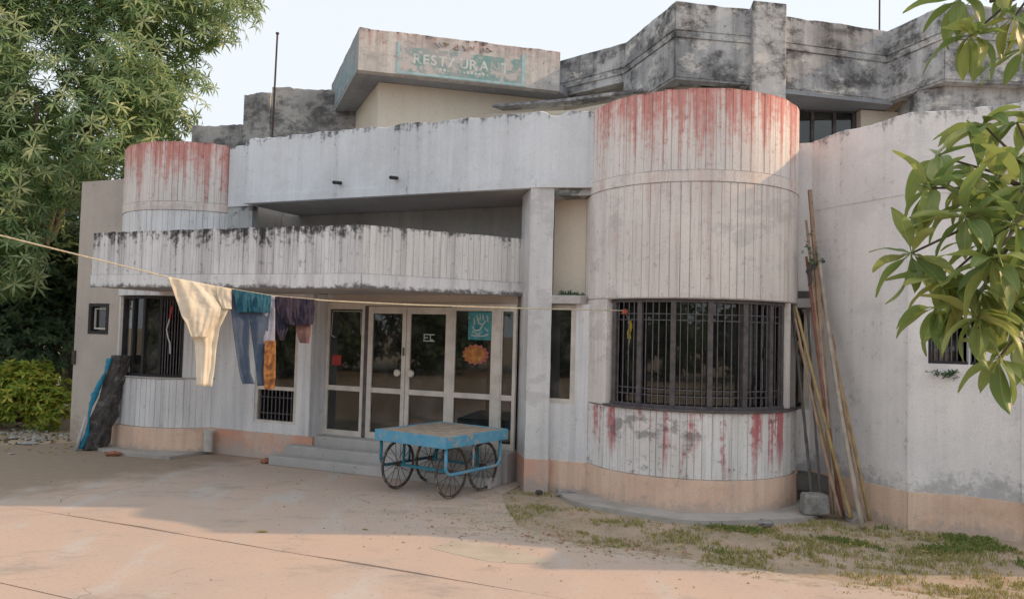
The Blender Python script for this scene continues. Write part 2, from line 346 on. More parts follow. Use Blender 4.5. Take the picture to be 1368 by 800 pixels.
# facade frame: u runs along the facade (to the right), v points out of it; mesh coordinates are (u, -v)
FA = R(23.5); OX, OY = 0.0, 11.87
def w2l(X, Y):
    dx, dy = X - OX, Y - OY; return (math.cos(FA) * dx - math.sin(FA) * dy, math.sin(FA) * dx + math.cos(FA) * dy)
def l2w(x, y):
    return (OX + math.cos(FA) * x + math.sin(FA) * y, OY - math.sin(FA) * x + math.cos(FA) * y)
def UV(u, v): return (u, -v)

# ------------------------------------------------------------------ ground
def wobble(pts, step=.35, amp=.05, seed=0):
    out = []; n = len(pts)
    for i in range(n):
        a, b = Vector(pts[i]), Vector(pts[(i + 1) % n]); k = max(1, min(60, int((b - a).length / step)))
        for j in range(k):
            p = a.lerp(b, j / k); q = mnoise.noise_vector(Vector((p.x * 1.3 + seed, p.y * 1.3, seed)))
            out.append((p.x + q.x * amp, p.y + q.y * amp))
    return out
g = MB(); g.prism([(-400, -300), (400, -300), (400, 700), (-400, 700)], -1.0, -.022)
tag(g.build('ground', 'soil'), kind='structure')
yard = MB()
cA = [(-7.6, -.4), (.3, -.4), (.3, .9), (.75, 1.7), (1.2, 2.45), (1.9, 2.8), (9, 3.15), (9, 4.545), (-13, 4.545), (-13, 2.6), (-9.2, 1.9)]
yard.prism([UV(*p) for p in wobble(cA, .3, .045)], -.12, 0)
yo = yard.build('yard', 'yard'); yo.location = (OX, OY, 0); yo.rotation_euler = (0, 0, -FA); tag(yo, kind='structure')
for v0, v1, u0, u1 in ((4.56, 6.41, -13, 9), (6.43, 8.5, -13, 9), (8.52, 14, -13, 9)):
    m = MB(); m.prism([UV(*p) for p in [(u0, v0), (u1, v0), (u1, v1), (u0, v1)]], -.12, -.002 if v0 < 5 else -.001)
    o = m.build('concrete_slab', 'yard', yo)
m = MB(); c = (1.35, 3.62)
m.prism([UV(c[0] + math.cos(a) * (.62 + .1 * math.sin(3 * a + 1)), c[1] + math.sin(a) * (.26 + .05 * math.sin(2 * a))) for a in np.linspace(0, 2 * math.pi, 40, endpoint=False)], -.05, .003)
M['cement'] = plain('cement_patch', (.50, .43, .35), .9, var=.15, scale=3)
m.build('cement_patch', 'cement', yo)

# ------------------------------------------------------------------ building
B = empty('restaurant_building', (OX, OY, 0), -FA)
tag(B, 'whitewashed two-storey restaurant with rounded bays, weathered roof fascia and faded sign', 'building')
def part(mb, name, mat, parent=B, **k): return mb.build(name, mat, parent, **k)

def jag_wall(pts, z0, z1, th, name, mat, jag=.02, step=.12, parent=B, chip=.0, seed=0):
    """wall along plan polyline (u,v) with an uneven, worn top edge"""
    P = []
    for a, b in zip(pts[:-1], pts[1:]):
        k = max(1, int(math.dist(a, b) / step))
        P += [(a[0] + (b[0] - a[0]) * i / k, a[1] + (b[1] - a[1]) * i / k) for i in range(k)]
    P.append(pts[-1]); n = len(P); vs = []
    for i, p in enumerate(P):
        a, b = P[max(i - 1, 0)], P[min(i + 1, n - 1)]
        tx, ty = b[0] - a[0], b[1] - a[1]; L = math.hypot(tx, ty) or 1
        nx, ny = -ty / L, tx / L           # left normal in (u,v): outward for left-to-right runs
        q = (p[0] - nx * th, p[1] - ny * th)
        h = mnoise.noise(Vector((p[0] * 2.3, p[1] * 2.3, seed))) * jag + mnoise.noise(Vector((p[0] * 9, p[1] * 9, seed + 5))) * jag * .6
        c = mnoise.noise(Vector((p[0] * 1.1 + 9, p[1], seed + 2)))
        if chip and c > .34: h -= chip * min(1, (c - .34) * 6)
        zt = z1 + h
        vs += [(*UV(*p), z0), (*UV(*p), zt - .012), (*UV(p[0] - nx * .015, p[1] - ny * .015), zt), (*UV(*q), zt - .005), (*UV(*q), z0)]
    fs = []
    for i in range(n - 1):
        for j in range(5):
            a, b = i * 5 + j, i * 5 + (j + 1) % 5
            fs.append((a, a + 5, b + 5, b))
    fs += [tuple(range(5)), tuple(range((n - 1) * 5, n * 5))[::-1]]
    m = MB(); m.add(vs, fs); return part(m, name, mat, parent)

BR, BVC = 1.5, -.6
def arc_pt(uc, r, f): return (uc + r * math.sin(R(f)), BVC + r * math.cos(R(f)))
def arc_wall(uc, r, th, f0, f1, z0, z1, name, mat, parent=B, jag=0, seg=4.0):
    n = max(2, int(abs(f1 - f0) / seg)); vs = []; fs = []
    for i in range(n + 1):
        f = f0 + (f1 - f0) * i / n; a, b = UV(*arc_pt(uc, r, f)), UV(*arc_pt(uc, r - th, f))
        zt = z1 + (mnoise.noise(Vector((f * .15, uc, 3))) * jag + mnoise.noise(Vector((f * .6, uc, 8))) * jag * .5 if jag else 0)
        vs += [(*a, z0), (*a, zt), (*b, zt), (*b, z0)]
    for i in range(n):
        for j in range(4): fs.append((i * 4 + j, i * 4 + (j + 1) % 4, i * 4 + 4 + (j + 1) % 4, i * 4 + 4 + j))
    fs += [(3, 2, 1, 0), (n * 4, n * 4 + 1, n * 4 + 2, n * 4 + 3)]
    m = MB(); m.add(vs, fs); return part(m, name, mat, parent)
def strip(A, Bp, na, nb, d, z0, z1, mat, parent, ch=.005):
    """one proud plaster strip between two plan points (u,v) with outward normals"""
    ta = (Bp[0] - A[0], Bp[1] - A[1]); L = math.hypot(*ta); ta = (ta[0] / L, ta[1] / L)
    ring = [A, (A[0] + na[0] * d + ta[0] * ch, A[1] + na[1] * d + ta[1] * ch), (Bp[0] + nb[0] * d - ta[0] * ch, Bp[1] + nb[1] * d - ta[1] * ch), Bp]
    m = MB(); m.prism([UV(*p) for p in ring], z0, z1); return part(m, 'plaster_strip', mat, parent)
def strips_arc(uc, r, f0, f1, z0, z1, mat, parent, w=.115, jt=0, mats=None):
    f = f0
    while f < f1 - 1.5:
        df = math.degrees(w / r) * random.uniform(.72, 1.3); e = min(f + df, f1); gap = math.degrees(random.choice((.0015, .003, .005, .008)) / r)
        A, C = arc_pt(uc, r, f + gap / 2), arc_pt(uc, r, e - gap / 2)
        n1 = (math.sin(R(f)), math.cos(R(f))); n2 = (math.sin(R(e)), math.cos(R(e)))
        strip(A, C, n1, n2, random.uniform(.005, .013), z0, z1 + (random.uniform(-1, .4) * jt), mat, parent); f = e
def strips_line(a, b, z0, z1, mat, parent, w=.115, jt=0):
    L = math.dist(a, b); t = ((b[0] - a[0]) / L, (b[1] - a[1]) / L); nn = (-t[1], t[0]); s = 0
    while s < L - .03:
        e = min(L, s + w * random.uniform(.72, 1.3)); g2 = random.choice((.0015, .003, .005, .008)) / 2
        A = (a[0] + t[0] * (s + g2), a[1] + t[1] * (s + g2)); C = (a[0] + t[0] * (e - g2), a[1] + t[1] * (e - g2))
        strip(A, C, nn, nn, random.uniform(.005, .013), z0, z1 + random.uniform(-1, .4) * jt, mat, parent); s = e

TOP = 5.40
# --- right bay
UC = 2.53
bw = arc_wall(UC, BR - .014, .14, -72, 112, 4.345, TOP - .03, 'bay_parapet', 'groove', jag=.02); strips_arc(UC, BR - .014, -70, 110, 4.352, TOP, 'bay_top', bw, jt=.012)
arc_wall(UC, BR + .004, .16, -72, 112, 4.20, 4.343, 'bay_band', 'bay_mid', seg=3)
bw = arc_wall(UC, BR - .014, .14, -72, 112, 2.70, 4.198, 'bay_wall', 'groove'); strips_arc(UC, BR - .014, -70, 110, 2.715, 4.192, 'bay_mid', bw)
WF0, WF1 = -34.4, 76
arc_wall(UC, BR, .20, -72, WF0, 1.282, 2.698, 'bay_jamb', 'bay_mid', seg=3)
arc_wall(UC, BR - .02, .10, WF1 - 3.2, WF1, 1.305, 2.698, 'bay_jamb', 'bay_mid', seg=1.5)
arc_wall(UC, BR - .02, .16, WF1 + 12, 112, 1.282, 2.698, 'bay_jamb', 'groove', seg=3)
bw = arc_wall(UC, BR - .014, .14, -72, 112, .40, 1.27, 'bay_wall', 'groove'); strips_arc(UC, BR - .014, -66, 108, .44, 1.262, 'bay_low', bw)
arc_wall(UC, BR + .03, .25, WF0 - 1, 90, 1.272, 1.30, 'window_sill', 'iron', seg=3)
arc_wall(UC, BR + .015, .12, -78, 112, -.1, .425, 'plinth', 'pink', jag=.006, seg=2)
# --- left bay
UL = -6.67
bw = arc_wall(UL, BR - .014, .14, -90, 75, 4.345, TOP - .03, 'bay_parapet', 'groove', jag=.03); strips_arc(UL, BR - .014, -88, 73, 4.352, TOP, 'bay_top', bw, jt=.012)
arc_wall(UL, BR + .004, .16, -90, 75, 4.20, 4.343, 'bay_band', 'bay_mid', seg=3)
bw = arc_wall(UL, BR - .014, .14, -90, 75, 2.70, 4.198, 'bay_wall', 'groove'); strips_arc(UL, BR - .014, -40, 73, 3.3, 4.192, 'white', bw)
arc_wall(UL, BR + .002, .02, -60, 73, 2.705, 3.296, 'bay_wall', 'white', seg=3)
LF0, LF1 = -13, 32
arc_wall(UL, BR - .02, .12, -90, LF0 - 16, 1.282, 2.698, 'bay_jamb', 'bay_mid', seg=3)
bw = arc_wall(UL, BR - .014, .16, LF1, 66, 1.272, 2.698, 'bay_jamb', 'groove', seg=3); strips_arc(UL, BR - .014, LF1 + .4, 60, 1.30, 2.69, 'white', bw)
bw = arc_wall(UL, BR - .014, .14, -90, 66, .40, 1.27, 'bay_wall', 'groove'); strips_arc(UL, BR - .014, -60, 60, .44, 1.262, 'white', bw)
arc_wall(UL, BR + .02, .22, LF0 - 18, LF1 + .5, 1.272, 1.292, 'window_sill', 'concrete', seg=3)
arc_wall(UL, BR + .03, .12, -90, 66, -.1, .425, 'plinth', 'pink', jag=.006, seg=2)

# --- curved grille window, right bay
def arc_bar(mb, uc, r, f0, f1, z, h, d):
    n = max(2, int((f1 - f0) / 4))
    for i in range(n):
        a, b = f0 + (f1 - f0) * i / n, f0 + (f1 - f0) * (i + 1) / n
        mb.prism([UV(*arc_pt(uc, r, a)), UV(*arc_pt(uc, r, b)), UV(*arc_pt(uc, r - d, b)), UV(*arc_pt(uc, r - d, a))], z, z + h)
def post(uc, r, f, w, d, z0, z1):
    c = arc_pt(uc, r, f); s, k = math.sin(R(f)), math.cos(R(f)); m = MB()
    m.prism([UV(c[0] + k * a + s * b, c[1] - s * a + k * b) for a, b in ((-w / 2, -d / 2), (w / 2, -d / 2), (w / 2, d / 2), (-w / 2, d / 2))], z0, z1); return m
fm = MB(); RG = BR - .09
arc_bar(fm, UC, RG + .02, WF0 + .5, WF1 - 3.4, 1.302, .035, .05); arc_bar(fm, UC, RG + .02, WF0 + .5, WF1 - 3.4, 2.655, .04, .05)
fm2 = [post(UC, RG - .005, f, .065, .05, 1.31, 2.68) for f in (-31.6, 70.5)]
for q_ in fm2: fm.add(q_.v, q_.f)
win = part(fm, 'window', 'iron'); tag(win, 'wide curved window with dark iron grille in the right bay')
PF = [-31.6, -14.6, 3.6, 22.3, 41.3, 59.2, 70.5]
for f in PF[1:-1]: part(post(UC, RG, f, .065, .05, 1.338, 2.654), 'window_post', 'iron', win)
for z in (1.45, 1.53, 2.42, 2.50):
    m = MB(); arc_bar(m, UC, RG - .005, WF0 + 2, WF1 - 4, z, .012, .012); part(m, 'cross_bar', 'bar', win)
for a, b in zip(PF[:-1], PF[1:]):
    k = 4 if b - a > 15 else 2
    for i in range(1, k + 1):
        part(post(UC, RG + .012, a + (b - a) * i / (k + 1) + random.uniform(-.3, .3), random.uniform(.009, .012), .011, 1.338, 2.654), 'grille_bar', 'bar', win)
    A, C = arc_pt(UC, RG - .10, a + .4), arc_pt(UC, RG - .10, b - .4)
    m = MB(); m.prism([UV(*A), UV(*C), UV(C[0], C[1] - .006), UV(A[0], A[1] - .006)], 1.31, 2.69); part(m, 'pane', 'glass2', win)
# --- left bay window: one sliding pane of grey glass, grille to its right
fm = MB(); arc_bar(fm, UL, RG + .03, LF0 - 15, LF1 - .4, 1.294, .04, .06); arc_bar(fm, UL, RG + .03, LF0 - 15, LF1 - .4, 2.65, .045, .06)
win = part(fm, 'window', 'blackiron'); tag(win, 'bay window with a sliding grey pane and barred gap')
for f in (-28, -11, 1, 15, 31): part(post(UL, RG, f, .05, .05, 1.336, 2.648), 'window_post', 'blackiron', win)
for a, b in ((-28, -11), (-11, 1), (1, 15)):
    A, C = arc_pt(UL, RG - .02, a + .8), arc_pt(UL, RG - .02, b - .8); m = MB(); m.prism([UV(*A), UV(*C), UV(C[0], C[1] - .006), UV(A[0], A[1] - .006)], 1.34, 2.645); part(m, 'pane', 'smoke', win)
for i in range(1, 8): part(post(UL, RG, 15 + 2 * i, .014, .014, 1.336, 2.648), 'grille_bar', 'bar', win)

# --- plain wall left of the entrance with its narrow barred window
WX0, WX1, WZ0, WZ1 = -4.60, -3.72, .60, 2.62
m = MB(); m.box(-5.62, WX0, -.3, -.12, .43, 2.77); m.box(WX1, -3.36, -.3, -.12, .43, 2.77)
m.box(WX0, WX1, -.3, -.12, .43, WZ0); m.box(WX0, WX1, -.3, -.12, WZ1, 2.77); part(m, 'wall', 'white')
m = MB(); m.box(-5.62, -3.36, -.315, -.11, -.1, .428); part(m, 'plinth', 'pinkgrey')
m = MB(); m.box(WX0, WX0 + .05, -.28, -.22, WZ0, WZ1); m.box(WX1 - .07, WX1, -.28, -.22, WZ0, WZ1); m.box(WX0 + .05, WX1 - .07, -.28, -.22, WZ1 - .06, WZ1)
m.box(WX0 + .05, WX1 - .07, -.28, -.22, WZ0, WZ0 + .04); m.box(WX0 + .05, WX1 - .07, -.278, -.222, 1.15, 1.21)
win = part(m, 'window', 'frame'); tag(win, 'tall narrow window with bars across its lower half')
m = MB(); m.box(WX0 + .05, WX1 - .07, -.25, -.244, 1.21, WZ1 - .06); part(m, 'pane', 'smoke', win)
for i in range(9):
    x = WX0 + .09 + i * .082; m = MB(); m.box(x, x + .014, -.262, -.248, WZ0 + .04, 1.15); part(m, 'grille_bar', 'bar', win)
for z in (.75, 1.02):
    m = MB(); m.box(WX0 + .05, WX1 - .07, -.245, -.237, z, z + .014); part(m, 'cross_bar', 'bar', win)

# --- entrance: landing, steps, glazed doors
m = MB(); m.box(-3.36, .1, -.27, 3.5, 0, .448); part(m, 'landing', 'concrete', bevel=.012)
for i, (v, z, u0, u1) in enumerate(((.52, .30, -3.74, .05), (.76, .15, -3.86, .05))):
    m = MB(); m.box(u0, u1, -v, -.318 if i == 0 else -.521, 0, z); part(m, 'step', 'concrete', bevel=.014)
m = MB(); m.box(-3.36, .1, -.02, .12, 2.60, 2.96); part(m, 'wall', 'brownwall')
m = MB(); m.box(-5.46, -5.31, -.08, 1.2, 2.96, 4.31); part(m, 'wall', 'balconywall')
m = MB(); m.box(-5.3, .55, 1.05, 1.2, 2.96, 4.31); m.box(.40, .55, .1, 1.05, 2.96, 4.31); part(m, 'wall', 'balconywall')
m = MB(); m.box(-5.3, .39, .121, 1.05, 2.86, 2.955); part(m, 'balcony_floor', 'concrete')
m = MB(); m.box(-3.45, -3.361, -.3, .1, .43, 2.77); part(m, 'door_jamb', 'white')
FZ0, FZ1 = .452, 2.592
def leaf_frame(name, u0, u1, z0, z1, sl, sr, rail, top, bot, dv=0.0, label=None):
    m = MB(); y0, y1 = -.03 - dv, .03 - dv
    m.box(u0, u0 + sl, y0, y1, z0, z1); m.box(u1 - sr, u1, y0, y1, z0, z1)
    m.box(u0 + sl, u1 - sr, y0, y1, z1 - top, z1); m.box(u0 + sl, u1 - sr, y0, y1, z0, z0 + bot); m.box(u0 + sl, u1 - sr, y0 + .004, y1 - .004, 1.19, 1.27)
    o = part(m, name, 'frame')
    for a, b in ((z0 + bot, 1.19), (1.27, z1 - top)):
        p = MB(); p.box(u0 + sl, u1 - sr, -.003 - dv, .003 - dv, a, b); part(p, 'pane', 'glass', o)
    if label: tag(o, label)
    return o
m = MB(); m.box(-3.36, .1, -.05, .05, 2.594, 2.64); part(m, 'door_head', 'frame')
sl1 = leaf_frame('sidelight', -3.355, -2.60, FZ0, FZ1, .055, .06, .08, .06, .09, label='fixed glass panel left of the doors')
d1 = leaf_frame('glass_door', -2.53, -1.815, FZ0, FZ1 - .01, .085, .07, .08, .11, .10, .005)
d2 = leaf_frame('glass_door', -1.805, -1.0, FZ0, FZ1 - .01, .07, .10, .08, .11, .10, .005)
sl2 = leaf_frame('sidelight', -.965, -.155, FZ0, FZ1, .03, .16, .08, .06, .09, label='fixed glass panel with posters')
sl3 = leaf_frame('sidelight', -.15, .095, FZ0, FZ1, .02, .05, .08, .06, .09)
m = MB(); m.box(-2.598, -2.532, -.04, .04, FZ0, FZ1); part(m, 'door_post', 'iron')
m = MB(); m.box(-.998, -.967, -.035, .035, FZ0, FZ1); part(m, 'door_post', 'frame')
def disc(u, v, z, r, d, n=20):
    m = MB(); vs = [(u + r * math.cos(a), -v, z + r * math.sin(a)) for a in np.linspace(0, 2 * math.pi, n, endpoint=False)] + [(u + r * .8 * math.cos(a), -v - d, z + r * .8 * math.sin(a)) for a in np.linspace(0, 2 * math.pi, n, endpoint=False)]
    m.add(vs, [(i, (i + 1) % n, n + (i + 1) % n, n + i) for i in range(n)] + [tuple(range(n, 2 * n)), tuple(range(n))[::-1]]); return m
for d, u in ((d1, -1.955), (d2, -1.70)):
    h = disc(u, .04, 1.525, .062, .02); h.tube([(u, -.04, 1.525), (u, .0, 1.525)], .015); part(h, 'door_handle', 'steel', d)
m = MB(); m.box(-1.86, -1.835, -.05, -.034, 1.80, 1.93); part(m, 'door_lock', 'iron', d1)
# posters stuck on the glass
po = MB(); po.box(-.72, -.33, -.009, -.005, 2.09, 2.52); po = part(po, 'poster', 'poster_teal', sl2)
def strokes(parent, mat, lines, v, w, name='poster_lettering'):
    m = MB()
    for ln in lines:
        for a, b in zip(ln[:-1], ln[1:]):
            dx, dz = b[0] - a[0], b[1] - a[1]; L = math.hypot(dx, dz) or 1; nx, nz = -dz / L * w / 2, dx / L * w / 2; ex, ez = dx / L * w * .4, dz / L * w * .4
            q = [(a[0] - ex + nx, a[1] - ez + nz), (b[0] + ex + nx, b[1] + ez + nz), (b[0] + ex - nx, b[1] + ez - nz), (a[0] - ex - nx, a[1] - ez - nz)]
            v -= .00004
            m.add([(x, -v, z) for x, z in q], [(0, 1, 2, 3)])
    return part(m, name, mat, parent)
cx, cz = -.525, 2.32
strokes(sl2, 'poster_white', [[(cx - .14, cz - .16), (cx - .05, cz - .175), (cx + .06, cz - .17), (cx + .15, cz - .14)], [(cx - .12, cz - .03), (cx - .08, cz - .09), (cx + .0, cz - .08), (cx + .04, cz - .02)],
    [(cx - .05, cz + .14), (cx - .02, cz + .03), (cx + .05, cz - .0), (cx + .1, cz + .06)], [(cx + .05, cz + .15), (cx + .06, cz + .07)], [(cx - .1, cz + .1), (cx - .09, cz + .0)], [(cx + .09, cz - .05), (cx + .14, cz - .09)], [(cx - .0, cz + .16), (cx + .01, cz + .1)], [(cx + .12, cz + .14), (cx + .14, cz + .05)]], .0105, .018)
m = MB(); cx, cz = -.585, 1.865
ring = [(cx + (.235 if i % 2 else .20) * math.cos(a), cz + (.165 if i % 2 else .135) * math.sin(a)) for i, a in enumerate(np.linspace(0, 2 * math.pi, 28, endpoint=False))]
m.add([(x, -.0085, z) for x, z in ring] + [(x, -.005, z) for x, z in ring], [tuple(range(28))] + [(i, (i + 1) % 28, 28 + (i + 1) % 28, 28 + i) for i in range(28)]); part(m, 'poster', 'poster_pink', sl2)
m = MB(); ring = [(cx - .025 + (.20 if i % 2 else .175) * math.cos(a), cz + (.145 if i % 2 else .12) * math.sin(a)) for i, a in enumerate(np.linspace(0, 2 * math.pi, 28, endpoint=False))]
m.add([(x, -.011, z) for x, z in ring], [tuple(range(28))]); part(m, 'poster', 'poster_orange', sl2)
m = MB(); m.box(-3.24, -3.06, -.009, -.005, 1.60, 1.77); part(m, 'poster', 'poster_red', sl1)
strokes(d2, 'poster_white', [[(-1.50, 2.15), (-1.31, 2.15)], [(-1.50, 2.05), (-1.31, 2.05)], [(-1.49, 2.14), (-1.49, 2.06)], [(-1.485, 2.10), (-1.43, 2.10)], [(-1.38, 2.14), (-1.38, 2.07), (-1.34, 2.07)]], .016, .016, 'sticker')
# thin paper strip outlines on the left panel
strokes(sl1, 'poster_white', [[(-3.26, 2.50), (-2.70, 2.50)], [(-2.70, 2.50), (-2.69, 2.12)], [(-3.26, 2.48), (-3.28, 2.10), (-3.20, 2.06)]], .006, .012, 'sticker')

# --- canopy over the entrance
cL, cC, cR = (-6.30, 2.17), (-1.36, 1.98), (.22, .03)
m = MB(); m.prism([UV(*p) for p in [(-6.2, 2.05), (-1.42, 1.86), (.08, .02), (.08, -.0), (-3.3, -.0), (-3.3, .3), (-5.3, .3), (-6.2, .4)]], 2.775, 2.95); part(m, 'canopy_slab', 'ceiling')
cf = jag_wall([cL, cC, cR], 2.765, 3.605, .10, 'canopy_fascia', 'groove', jag=.006, chip=0)
def off(p, q, d):
    t = (q[0] - p[0], q[1] - p[1]); L = math.hypot(*t); return (-t[1] / L * d, t[0] / L * d)
def band(a, b, d, z0, z1, mat, name='fascia_band', parent=None, inner=.0):
    n = off(a, b, 1); m = MB()
    m.prism([UV(a[0] + n[0] * inner, a[1] + n[1] * inner), UV(b[0] + n[0] * inner, b[1] + n[1] * inner), UV(b[0] + n[0] * d, b[1] + n[1] * d), UV(a[0] + n[0] * d, a[1] + n[1] * d)], z0, z1); return part(m, name, mat, parent or B)
band(cL, (cC[0] - .004, cC[1]), .02, 2.758, 2.955, 'canopy_low', parent=cf); band(cC, cR, .02, 2.758, 2.955, 'canopy_low', parent=cf)
strips_line(cL, cC, 2.962, 3.625, 'canopy', cf, jt=.012); strips_line(cC, cR, 2.962, 3.62, 'canopy_right', cf, w=.105, jt=.008)
m = MB(); m.box(-6.30, -6.20, -2.0, -.2, 2.765, 3.60); part(m, 'canopy_side', 'canopy')
# --- pillar
pq = [w2l(.235, 11.21), w2l(.565, 11.17), w2l(.62, 12.0), w2l(.12, 11.95)]
def prism_jit(pts, z0, z1, k, name, mat, amp=.006):
    m = MB(); n = len(pts); vs = []; fs = []
    for i in range(k + 1):
        z = z0 + (z1 - z0) * i / k
        for x, y in pts:
            q = mnoise.noise_vector(Vector((x * 3, y * 3, z * 4))); vs.append((x + q.x * amp, y + q.y * amp, z))
    for i in range(k):
        for j in range(n): fs.append((i * n + j, i * n + (j + 1) % n, (i + 1) * n + (j + 1) % n, (i + 1) * n + j))
    fs += [tuple(range(n))[::-1], tuple(range(k * n, k * n + n))]; m.add(vs, fs); return part(m, name, mat)
M['pillar'] = plaster('pillar_wash', (0.755, 0.752, 0.751), (0.634, 0.640, 0.659), samt=.3, fs=.15, spots=.3, patch=((.50, .49, .50), .5))
prism_jit(pq, .44, 4.297, 30, 'pillar', 'pillar')
c = (sum(p[0] for p in pq) / 4, sum(p[1] for p in pq) / 4)
prism_jit([(c[0] + (p[0] - c[0]) * 1.04, c[1] + (p[1] - c[1]) * 1.02) for p in pq], -.1, .44, 5, 'pillar_base', 'pinkgrey')
# --- upper balcony: slab, beam face, parapet
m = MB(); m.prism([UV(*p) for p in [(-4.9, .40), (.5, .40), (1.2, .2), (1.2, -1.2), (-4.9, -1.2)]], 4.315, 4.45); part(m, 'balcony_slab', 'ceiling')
pp = [(-4.82, .5), (.55, .5), (1.40, .27)]
pw = jag_wall(pp, 4.30, TOP + .0, .11, 'balcony_parapet', 'parapet', jag=.035, chip=.09, step=.06, seed=3)
for a, b in zip(pp[:-1], pp[1:]): band(a, (b[0] - .003, b[1]), .016, 4.296, 4.43, 'parapet', parent=pw)
pw2 = jag_wall([(-5.40, .26), (-4.825, .26)], 4.30, TOP - .02, .1, 'balcony_parapet', 'parapet', jag=.02, seed=9)
M['mossy'] = plaster('mossy_foot', (.55, .56, .57), (.40, .42, .42), samt=.5, spots=.8, patch=((.10, .11, .105), .8))
m = MB(); m.box(-5.40, -4.86, -.235, -.1, 3.55, 4.30); part(m, 'wall', 'mossy')
for u, z in ((-2.84, 4.53), (-1.79, 4.55)):
    m = MB(); m.tube([(u, -.45, z + .02), (u + .03, -.72, z - .02)], .028, 10); m.tube([(u + .03, -.721, z - .021), (u + .031, -.725, z - .0215)], .021, 10); part(m, 'drain_spout', 'blackiron')
# --- slot between pillar and right bay
m = MB(); m.box(.62, 1.75, .10, .2, 2.75, 4.3); part(m, 'wall', 'cream')
m = MB(); m.prism([UV(*p) for p in [(.68, .40), (1.32, .22), (1.32, -.08), (.68, -.08)]], 4.20, 4.297); part(m, 'lintel_beam', 'mossy')
m = MB(); m.prism([UV(*p) for p in [(.66, .42), (1.22, .40), (1.3, -.09), (.66, -.09)]], 2.64, 2.76); part(m, 'sunshade', 'concrete', bevel=.01)
m = MB(); m.box(.62, 1.6, -.28, -.12, .42, 1.22); m.box(1.12, 1.6, -.28, -.12, 1.22, 2.64); part(m, 'wall', 'white')
m = MB(); m.box(.62, 1.5, -.295, -.11, -.1, .42); part(m, 'plinth', 'pink')
m = MB(); m.box(.66, .70, -.25, -.19, 1.22, 2.63); m.box(1.04, 1.115, -.25, -.19, 1.22, 2.63); m.box(.70, 1.04, -.25, -.19, 1.22, 1.29); m.box(.70, 1.04, -.25, -.19, 2.57, 2.63)
win = part(m, 'window', 'frame'); tag(win, 'narrow dark window between the pillar and the bay')
m = MB(); m.box(.70, 1.04, -.222, -.216, 1.29, 2.57); part(m, 'pane', 'smoke', win)
# --- recess right of the bay
m = MB(); m.box(3.4, 4.3, .86, 1.0, -.1, 1.25); m.box(3.4, 4.3, .86, 1.0, 2.7, 5.0); m.box(4.18, 4.3, .86, 1.0, 1.25, 2.7); part(m, 'wall', 'wing')
m = MB(); m.box(3.5, 4.25, .55, .859, 2.66, 2.78); part(m, 'sunshade', 'concrete')
m = MB(); m.box(3.5, 4.18, .90, .906, 1.25, 2.66); win = part(m, 'window', 'smoke'); 
m = MB(); m.box(4.10, 4.17, .87, .93, 1.25, 2.66); m.box(3.75, 3.80, .87, .93, 1.25, 2.66); part(m, 'window_frame', 'frame', win)
# --- wing with zigzag walls
def WP(*pts): return [(lambda q: (q[0], -q[1]))(w2l(*p)) for p in pts]
wg = WP((4.16, 11.05), (4.82, 9.55), (5.45, 9.35), (5.97, 8.95), (6.25, 9.65), (9.5, 9.2))
def hole_wall(a, b, s0, s1, h0, h1, z0, z1, th, name, mat, **k):
    L = math.dist(a, b); t = ((b[0] - a[0]) / L, (b[1] - a[1]) / L); q = lambda s: (a[0] + t[0] * s, a[1] + t[1] * s)
    n = (-t[1], t[0]); m = MB()
    for sa, sb, za, zb in ((0, s0, z0, z1), (s1, L, z0, z1), (s0, s1, z0, h0), (s0, s1, h1, z1)):
        if sb - sa < 1e-4: continue
        A, C = q(sa), q(sb); m.prism([UV(*A), UV(*C), UV(C[0] - n[0] * th, C[1] - n[1] * th), UV(A[0] - n[0] * th, A[1] - n[1] * th)], za, zb)
    return part(m, name, mat), q, n
jag_wall(wg[:2], .42, 5.03, .14, 'wall', 'wing', jag=.03, step=.08, chip=.06, seed=4)
L1 = math.dist(wg[1], wg[2])
_, q, n = hole_wall(wg[1], wg[2], .22, L1 - .003, 1.97, 2.52, .42, 4.0, .14, 'wall', 'wing')
jag_wall([wg[1], wg[2]], 4.0, 5.03, .14, 'wall', 'wing', jag=.03, seed=5)
L2 = math.dist(wg[2], wg[3])
_, q2, n2 = hole_wall(wg[2], wg[3], .003, .17, 1.97, 2.52, .42, 4.0, .14, 'wall', 'wing')
jag_wall([wg[2], wg[3]], 4.0, 5.03, .14, 'wall', 'wing', jag=.03, seed=6)
jag_wall(wg[3:], .42, 5.03, .14, 'wall', 'wing', jag=.03, seed=7)
for a, b in zip(wg[:3], wg[1:4]):
    band(a, b, .008, 4.03, 4.19, 'wing', 'wall_band'); band(a, b, .015, -.1, .425, 'pink', 'plinth', inner=-.12)
band(wg[3], wg[4], .015, -.1, .425, 'pink', 'plinth', inner=-.12); band(wg[4], wg[5], .015, -.1, .425, 'pink', 'plinth', inner=-.12)
def pbox(mb, q, n, s0, s1, d0, d1, z0, z1):
    A, C = q(s0), q(s1); mb.prism([UV(A[0] + n[0] * d0, A[1] + n[1] * d0), UV(C[0] + n[0] * d0, C[1] + n[1] * d0), UV(C[0] + n[0] * d1, C[1] + n[1] * d1), UV(A[0] + n[0] * d1, A[1] + n[1] * d1)], z0, z1)
m = MB()
pbox(m, q, n, .223, .26, -.10, -.05, 1.972, 2.518); pbox(m, q, n, .26, L1 - .01, -.10, -.05, 1.972, 2.005); pbox(m, q, n, .26, L1 - .01, -.10, -.05, 2.48, 2.518)
pbox(m, q2, n2, .01, .13, -.10, -.05, 1.972, 2.005); pbox(m, q2, n2, .01, .13, -.10, -.05, 2.48, 2.518); pbox(m, q2, n2, .13, .167, -.10, -.05, 1.972, 2.518)
win = part(m, 'window', 'blackiron'); tag(win, 'small high barred window folded round the wing corner')
